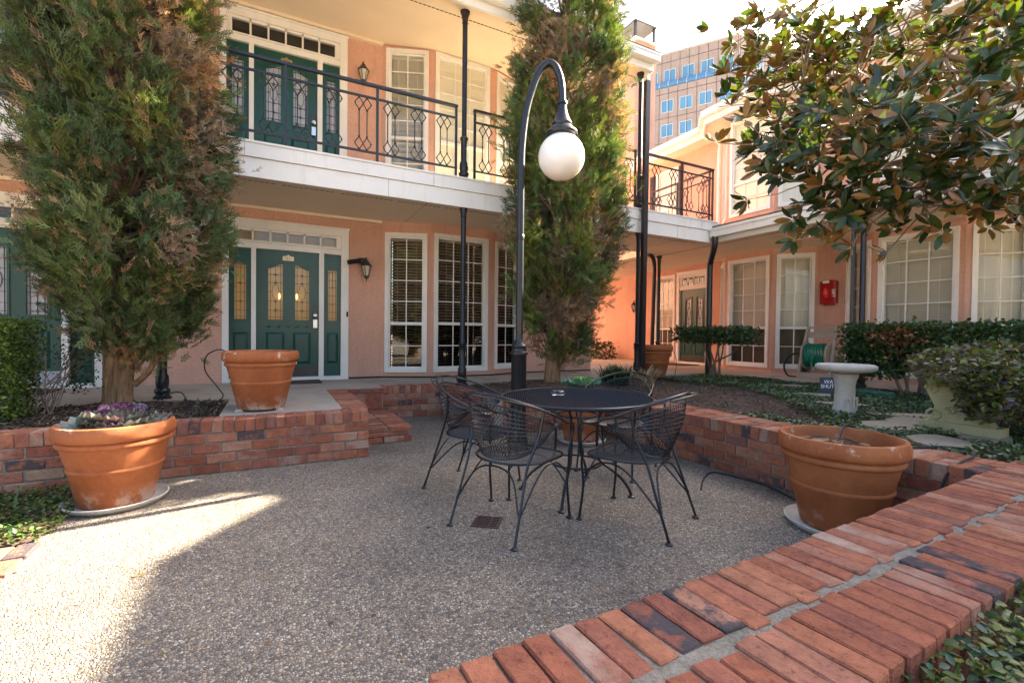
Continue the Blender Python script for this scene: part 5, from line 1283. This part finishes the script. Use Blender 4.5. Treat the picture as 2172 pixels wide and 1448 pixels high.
MAIN = [ray_at(1800,300,4.3), ray_at(2000,120,4.0), ray_at(2050,400,3.9), ray_at(1900,-100,4.3), ray_at(2250,100,3.7)]
for q in MAIN:
    mid = (crotch+q)/2+Vector((0,0,0.12)); lb.tube(spline([crotch,mid,q],5),[0.042,0.04,0.038,0.036,0.034,0.032,0.03,0.028,0.025,0.022,0.02],7)
for (x,y,D) in TIPS:
    tip = ray_at(x,y,D); m_ = min(MAIN, key=lambda q: (q-tip).length); st_ = m_ if (m_-tip).length > 0.1 else crotch
    mid = (st_+tip)/2+Vector((random.uniform(-.12,.12),random.uniform(-.12,.12),random.uniform(-.12,.05)))
    lb.tube(spline([st_,mid,tip],4),[0.012,0.011,0.0105,0.010,0.009,0.008,0.007,0.006,0.0045],5)
    for k in range(rng.integers(11,15)):
        c = tip+Vector(tuple(rng.normal(size=3)*np.array([0.14,0.14,0.10])))
        d0 = (c-m_); d0.z += 0.05; d0 = d0.normalized() if d0.length > 0 else Vector((0,0,1))
        lb.tube([mid.lerp(tip,0.5+0.5*random.random()),(c+tip)/2+Vector((0,0,-0.02)),c],[0.0045,0.004,0.003],4)
        n = int(rng.integers(7,12)); ax_ = np.array(d0)+rng.normal(size=3)*0.35; ax_[2] += 0.75; ax_ /= np.linalg.norm(ax_)
        e1 = np.cross(ax_,[0.3,0.2,1.0]); e1 /= np.linalg.norm(e1); e2 = np.cross(ax_,e1)
        for i in range(n):
            a = 2*PI*i*0.382*1.0+rng.uniform(-.3,.3); sp_ = rng.uniform(0.55,1.25)
            rd = e1*math.cos(a)+e2*math.sin(a); dd = ax_*math.cos(sp_)+rd*math.sin(sp_); dd[2] -= rng.uniform(0.0,0.35)
            pos.append(np.array(c)+dd*0.012); X.append(dd); Z.append((ax_*math.sin(sp_)-rd*math.cos(sp_)+rng.normal(size=3)*0.22)*(-1 if rng.random() < 0.28 else 1)); sz.append(rng.uniform(0.078,0.128))
            col.append(np.array([(0.020,0.042,0.012),(0.030,0.055,0.012),(0.042,0.065,0.014),(0.024,0.043,0.018)][rng.integers(4)])*rng.uniform(0.75,1.3))
part('limb', lb, MT['mbark'], mg, smooth=True, ang=70)
MAG_V = [(0,0,0),(0.2,0.13,0.03),(0.5,0.20,0.05),(0.8,0.14,0.03),(1,0,-0.05),(0.8,-0.14,0.03),(0.5,-0.20,0.05),(0.2,-0.13,0.03),(0.2,0,0.0),(0.5,0,0.005),(0.8,0,-0.015)]
MAG_F = [(0,8,1),(8,9,2,1),(9,10,3,2),(10,4,3),(0,7,8),(8,7,6,9),(9,6,5,10),(10,5,4)]
me = scatter_mesh('crown', MAG_V, MAG_F, np.array(pos)-np.array((4.95,0.15,0.25)), np.array(X), np.array(Z), np.array(sz), np.array(col), MT['magleaf'], smooth=True)
put('crown', me, mg)

# ---- shrubs and hedges: leaves through a shell of the volume, stems below
def leaf_cloud(n, sampler, size, cols, up=0.6, wid=None):
    p = sampler(n); n = len(p); c = np.asarray(cols)[rng.integers(len(cols), size=n)]
    d = rdir(n); d[:,2] *= 0.6; z = rdir(n)*0.7; z[:,2] += up
    return p, d, z, rng.uniform(*size,n), jitter_col(c, n, 0.3)
def shrub(name, loc, label, cat, n, sampler, size, cols, stems, group=None, mat='leaf', up=0.6):
    t = thing(name, loc, label, cat, group)
    p,d,z,s_,c = leaf_cloud(n, sampler, size, cols, up)
    put('foliage', scatter_mesh('foliage', LEAF_V, LEAF_F, p-np.array(loc), d, z, s_, c, MT[mat], smooth=True), t)
    if stems:
        sb_ = Buf()
        for q in stems: sb_.tube(spline(q[0],3), [float(x) for x in np.linspace(q[1],q[1]*0.35,3*(len(q[0])-1)+1)], 5)
        part('stem', sb_, MT['twig'], t, smooth=True, ang=70)
    return t
def box_shell(x0,x1,y0,y1,z0,z1, dep=0.16, lump=0.05):
    def f(n):
        p = rng.uniform([x0,y0,z0],[x1,y1,z1],(int(n*2.2),3))
        e = np.minimum.reduce([p[:,0]-x0,x1-p[:,0],p[:,1]-y0,y1-p[:,1],z1-p[:,2],p[:,2]-z0+0.1])
        k = e < dep*rng.uniform(0.2,1,len(p))+0.02
        k &= (np.sin(p[:,0]*9)+np.sin(p[:,1]*11+1)+np.sin(p[:,2]*13+2)) > rng.uniform(-3.2,-0.6,len(p))
        p = p[k][:n]; p += rng.normal(size=p.shape)*lump*0.35; return p
    return f
HC = [(0.06,0.12,0.027),(0.042,0.09,0.027),(0.085,0.14,0.03),(0.032,0.07,0.025),(0.05,0.095,0.05)]
def stems_for(x0,x1,y0,y1,zb,zt,n,r):
    out=[]
    for k in range(n):
        bx_,by_ = random.uniform(x0*0.75+x1*0.25,x0*0.25+x1*0.75),(y0+y1)/2+random.uniform(-.3,.3)*(y1-y0)
        tx,ty = random.uniform(x0,x1),random.uniform(y0,y1)
        out.append(([(bx_,by_,zb),((bx_*2+tx)/3+random.uniform(-.03,.03),(by_*2+ty)/3,zb+(zt-zb)*0.35),((bx_+2*tx)/3,(by_+2*ty)/3+random.uniform(-.04,.04),zb+(zt-zb)*0.7),(tx,ty,zt)],r*random.uniform(0.7,1.2)))
    return out
def hedge_sampler(n):
    a = box_shell(7.0,7.55,-0.5,3.66,0.98,1.36,0.2)(int(n*0.8)); c = box_shell(7.0,7.5,3.0,3.64,0.66,1.05,0.2)(int(n*0.2)); return np.concatenate([a,c])
hs = stems_for(7.1,7.45,2.5,3.2,0.40,1.15,9,0.022)+stems_for(7.1,7.45,1.2,2.2,0.40,1.15,6,0.02)
shrub('clipped_hedge', (7.25,1.8,0.40), 'long flat topped clipped hedge on bare stems in front of the right bay', 'hedge', 13000, hedge_sampler, (0.035,0.062), HC, hs, 'clipped hedges along the right porch')
dead = lambda n: rng.normal(size=(n,3))*np.array([0.05,0.16,0.10])+np.array([6.98,2.98,1.18])
shrub('dead_branch', (6.98,2.98,1.0), 'patch of dried brown leaves in the face of the long hedge', 'branch', 260, dead, (0.04,0.06), [(0.22,0.09,0.035),(0.16,0.07,0.03),(0.28,0.13,0.05)], [([(7.1,2.98,0.9),(7.02,2.98,1.1),(6.98,2.9,1.28)],0.008)])
shrub('clipped_hedge', (7.25,5.9,0.42), 'small flat topped hedge on crooked stems beside the black downspout', 'hedge', 3600, box_shell(7.0,7.5,5.12,6.72,1.06,1.335,0.2), (0.035,0.06), HC[1:], stems_for(7.1,7.45,5.7,6.1,0.42,1.15,7,0.022)+[([(7.2,5.95,0.42),(7.25,5.85,0.7),(7.2,5.5,0.85),(7.25,5.25,1.1)],0.024)], 'clipped hedges along the right porch')
def boxw(n): return box_shell(-2.75,-1.86,5.0,5.75,0.44,1.26,0.26)(n)
shrub('boxwood_shrub', (-2.3,5.35,0.42), 'sunlit clipped boxwood shrub at the left end of the mulch bed', 'shrub', 24000, boxw, (0.016,0.03), [(0.12,0.19,0.025),(0.08,0.14,0.025),(0.16,0.22,0.03),(0.05,0.09,0.025)], stems_for(-2.0,-1.6,5.2,5.7,0.42,1.0,8,0.006)+stems_for(-2.5,-2.1,5.2,5.6,0.42,1.0,5,0.012))
shrub('bare_twigs', (-1.75,5.5,0.44), 'tangle of thin twigs with dark leaves beside the boxwood shrub', 'shrub', 700, lambda n: np.concatenate([rng.normal(size=(n//2,3))*np.array([0.08,0.08,0.09])+np.array([-1.62,5.62,1.0]), rng.normal(size=(n//2,3))*np.array([0.07,0.07,0.07])+np.array([-1.58,5.55,0.74])]), (0.016,0.03), [(0.03,0.05,0.02),(0.06,0.06,0.025),(0.025,0.035,0.015)], [([(-1.95+0.04*k,5.45,0.44),(-1.85+0.04*k,5.5,0.6+0.03*k),(-1.7+0.03*k,5.58,0.8+0.04*(k%3)),(-1.5+0.02*k,5.65,0.95+0.05*(k%4))],0.0045) for k in range(7)])
def shr(n):
    out=[]
    for (cx_,cy_,cz,rx,ry,rz_) in ((4.70,1.60,0.96,0.34,0.30,0.17),(4.70,1.40,0.84,0.24,0.20,0.20),(4.95,1.22,0.76,0.32,0.26,0.24),(5.25,1.08,0.80,0.40,0.34,0.32),(5.4,1.5,1.02,0.5,0.40,0.15),(4.66,1.40,0.76,0.20,0.18,0.20)):
        m_ = n//6; q = rdir(m_)*(rng.uniform(0.35,1,(m_,1))**0.5); out.append(q*np.array([rx,ry,rz_])+np.array([cx_,cy_,cz]))
    return np.concatenate(out)
shrub('purple_shrub', (5.5,1.45,0.42), 'loose shrub of olive and purple round leaves spilling over the stone bench', 'shrub', 5600, shr, (0.03,0.052), [(0.13,0.16,0.035),(0.09,0.13,0.035),(0.16,0.18,0.045),(0.10,0.085,0.10),(0.13,0.10,0.065),(0.08,0.12,0.045)], stems_for(5.2,5.9,1.3,1.7,0.42,0.95,14,0.010), up=0.9)

# ---- ground cover (nobody could count it)
def cover(name, label, n, region, hf, size, cols, lift):
    p = np.column_stack([region(n), np.zeros(1)*0]) if False else region(n)
    n = len(p); z = np.array([hf(u,v) for u,v in p]); lum = 0.5+0.5*np.sin(p[:,0]*5.1+1.3*np.sin(p[:,1]*3.7))*np.sin(p[:,1]*6.3)
    P3 = np.column_stack([p, z+rng.uniform(0.0,1.0,n)**0.7*lift*(0.45+0.55*lum)])
    d = rdir(n); d[:,2] = np.abs(d[:,2])*0.4; zz = rdir(n)*0.55; zz[:,2] += 0.9
    c = np.asarray(cols)[rng.integers(len(cols), size=n)]
    c0_ = P3.mean(0); c0_[2] = z.min()
    me = scatter_mesh(name, LEAF_V, LEAF_F, P3-c0_, d, zz, rng.uniform(*size,n), jitter_col(c,n,0.3), MT['groundleaf'], smooth=True)
    o = put(name, me); o.location = c0_; tag(o, label, 'ground cover', kind='stuff'); return o
def in_poly(p, poly):
    x,y = p[:,0],p[:,1]; r = np.zeros(len(p),bool); m_ = len(poly)
    for i in range(m_):
        (x0,y0),(x1,y1) = poly[i],poly[(i+1)%m_]
        k = ((y0>y)!=(y1>y)) & (x < (x1-x0)*(y-y0)/(y1-y0+1e-12)+x0); r ^= k
    return r
SOILP = [(3.6,5.0),(3.6,1.95),(4.2,2.15),(4.75,2.75),(5.3,3.4),(6.0,4.3),(6.15,4.9),(5.9,5.4),(6.0,6.5),(2.3,6.5),(2.3,5.0)]
def reg_main(n):
    p = rng.uniform([3.93,0.95],[7.86,6.2],(n,2)); p = p[~in_poly(p,SOILP)]
    p = p[~((p[:,0]>6.0)&(p[:,0]<7.9)&(p[:,1]>6.0))]
    for (x,y,rx,ry,ro) in STONES:
        dx,dy = p[:,0]-x,p[:,1]-y; a = dx*math.cos(ro)+dy*math.sin(ro); c = -dx*math.sin(ro)+dy*math.cos(ro); p = p[(a/(rx*0.92))**2+(c/(ry*0.92))**2 > 1]
    k = ((p[:,0]-bbx)**2+(p[:,1]-bby)**2 > 0.012); p = p[k]
    k = ~((p[:,0]>4.7)&(p[:,0]<4.95)&(p[:,1]>1.3)&(p[:,1]<1.88)); return p[k]
GC = [(0.05,0.10,0.035),(0.075,0.13,0.032),(0.038,0.08,0.04),(0.11,0.14,0.037),(0.05,0.09,0.06)]
cover('ground_cover', 'low dark green creeper covering the bed round the bird bath', 52000, reg_main, h2, (0.022,0.040), GC, 0.085)
cover('ground_cover', 'scattered creeper sprigs along the inside of the double capped planter wall', 900, lambda n: np.column_stack([rng.uniform(3.94,4.25,n),rng.uniform(1.7,2.9,n)]), h2, (0.022,0.04), GC, 0.06)
cover('ground_cover', 'creeper with yellowing leaves below the wide worn brick wall', 21000, lambda n: np.column_stack([rng.uniform(0.75,4.2,n),rng.uniform(-0.75,0.56,n)]), lambda u,v: 0.29+0.05*max(0,1-abs(v-0.5)/0.4), (0.018,0.034), GC+[(0.16,0.16,0.02),(0.11,0.13,0.02),(0.09,0.13,0.03)], 0.10)
cover('ground_cover', 'sunlit patch of creeper between the left wall and the kale pot', 5200, lambda n: np.column_stack([rng.uniform(-2.4,-1.12,n),rng.uniform(3.42,4.46,n)]), lambda u,v: 0.01, (0.018,0.032), [(0.06,0.12,0.02),(0.09,0.14,0.02),(0.04,0.085,0.02),(0.12,0.10,0.04),(0.14,0.15,0.03)], 0.07)
# mulch chips and straw
def chips(label, n, region, hf, cols, ln):
    p = region(n); n = len(p); z = np.array([hf(u,v) for u,v in p]); P3 = np.column_stack([p,z+0.012+rng.uniform(0,0.012,n)])
    d = rdir(n); d[:,2] *= 0.3; zz = rdir(n)*0.4; zz[:,2] += 1
    tv = [(0,-.5,0),(1,-.4,0.05),(1,.4,0.05),(0,.5,0),(0,-.5,.12),(1,-.4,.16),(1,.4,.16),(0,.5,.12)]; tf=[(3,2,1,0),(4,5,6,7),(0,1,5,4),(1,2,6,5),(2,3,7,6),(3,0,4,7)]
    c = np.asarray(cols)[rng.integers(len(cols), size=n)]; c0_ = P3.mean(0)
    me = scatter_mesh('mulch_chips', tv, tf, P3-c0_, d, zz, rng.uniform(*ln,n), jitter_col(c,n,0.3), MT['leaf'], wid=rng.uniform(0.12,0.4,n))
    o = put('mulch_chips', me); o.location = c0_; tag(o, label, 'mulch', kind='stuff')
CC = [(0.05,0.034,0.025),(0.09,0.06,0.042),(0.14,0.10,0.07),(0.035,0.024,0.018),(0.24,0.18,0.12)]
chips('brown mulch chips under the broad left juniper', 3500, lambda n: np.column_stack([rng.uniform(-2.3,-0.45,n),rng.uniform(4.72,5.88,n)]), h1, CC, (0.015,0.05))
def reg_soil(n):
    p = rng.uniform([2.4,1.0],[6.3,6.4],(n,2)); p = p[in_poly(p,SOILP)]; return p[(p[:,0]>3.93)|(p[:,1]>5.0)]
chips('brown mulch chips on the bare bed behind the planter wall', 9000, reg_soil, h2, CC, (0.012,0.04))
# dried leaves and straw in the pot of bare soil
lv = thing('dry_leaves', (3.13,1.60,0.50), 'few curled dry leaves on the soil of the large right pot', 'dry leaves')
n=26; a=rng.uniform(0,2*PI,n); r=rng.uniform(0.05,0.24,n); pp=np.column_stack([r*np.cos(a),r*np.sin(a),rng.uniform(0.0,0.02,n)])
d=rdir(n); d[:,2]*=0.3; zz=rdir(n)*0.5; zz[:,2]+=1
put('leaf', scatter_mesh('leaf', MAG_V, MAG_F, pp, d, zz, rng.uniform(0.04,0.11,n), jitter_col((0.24,0.14,0.065),n,0.3), MT['leaf'], smooth=True), lv)

# ---- lily turf clump
def grass(loc, label, n, hgt, cols, droop):
    t = thing('lily_turf', loc, label, 'plant'); nseg=6
    pos=[];X=[];Z=[];sz=[];col=[]
    tv=[];tf=[]
    for i in range(nseg+1):
        f=i/nseg; wd=0.018*(1-f**2.2)+0.0008; ang=f*1.25; x=math.sin(ang)/1.25*0.75; z=f*0.92-0.45*f*f*f
        tv += [(x,-wd,z),(x,wd,z)]
    for i in range(nseg): tf.append((2*i,2*i+2,2*i+3,2*i+1))
    a=rng.uniform(0,2*PI,n); X=np.column_stack([np.cos(a),np.sin(a),rng.uniform(-0.2,0.9,n)*droop]); Z=np.column_stack([rng.normal(size=n)*0.2,rng.normal(size=n)*0.2,np.ones(n)])
    pos=np.column_stack([rng.normal(size=n)*0.07,rng.normal(size=n)*0.07,np.zeros(n)])
    c=np.asarray(cols)[rng.integers(len(cols),size=n)]
    put('blades', scatter_mesh('blades', tv, tf, pos, X, Z, rng.uniform(*hgt,n), jitter_col(c,n,0.25), MT['leaf'], smooth=True), t)
grass((4.55,5.40,0.42), 'dense clump of strappy dark green lily turf beside the far juniper', 420, (0.28,0.50), [(0.03,0.075,0.02),(0.045,0.10,0.025),(0.02,0.055,0.02)], 0.6)
grass((4.95,5.25,0.42), 'wispy pale dried grass leaning in front of the porch pot', 60, (0.35,0.55), [(0.42,0.36,0.26),(0.34,0.26,0.16)], 0.3)
shrub('low_shrub', (5.9,8.2,0.44), 'dark low shrub at the foot of the orange passage wall', 'shrub', 1500, box_shell(8.6,9.3,11.0,12.6,0.44,0.95,0.2), (0.05,0.08), [(0.02,0.04,0.02),(0.03,0.05,0.02)], None) if True else None
# unseen juniper copy added behind the camera for the narrow bay window to mirror
mt_ = copy_tree(bpy.data.objects['juniper_tree']); mt_.location = (-5.2,-7.0,0.0); mt_.scale = (2.4,2.4,1.5); mt_.rotation_euler = (0,0,1.0)
mt_['label'] = 'added unseen juniper mirrored in the narrow bay window beside the lower wall lantern'
# leaf litter and grit on the paving
n = 420; p = np.column_stack([rng.uniform(-2.5,3.45,n), rng.uniform(1.05,6.2,n)]); p = p[~((p[:,0]<0.85)&(p[:,1]>4.45))]; p = p[~((p[:,0]>2.1)&(p[:,1]>4.7))]; p = p[~((p[:,0]<1.4)&(p[:,1]>4.9))]; n = len(p)
k = rng.random(n) < 0.45; p[k,0] = 3.46-np.abs(rng.normal(size=int(k.sum())))*0.12; p[k,1] = rng.uniform(1.3,4.6,int(k.sum()))
P3 = np.column_stack([p, np.full(n,0.004)]); d = rdir(n); d[:,2] *= 0.12; zz = rdir(n)*0.25; zz[:,2] += 1
me = scatter_mesh('leaf_litter', LEAF_V, LEAF_F, P3-np.array([1.0,3.0,0]), d, zz, rng.uniform(0.008,0.03,n), jitter_col(np.asarray([(0.16,0.085,0.04),(0.10,0.06,0.035),(0.22,0.14,0.07)])[rng.integers(3,size=n)],n,0.3), MT['leaf'])
o = put('leaf_litter', me); o.location = (1.0,3.0,0); tag(o, 'scattered dry leaf bits and grit on the pebble paving', 'leaf litter', kind='stuff')
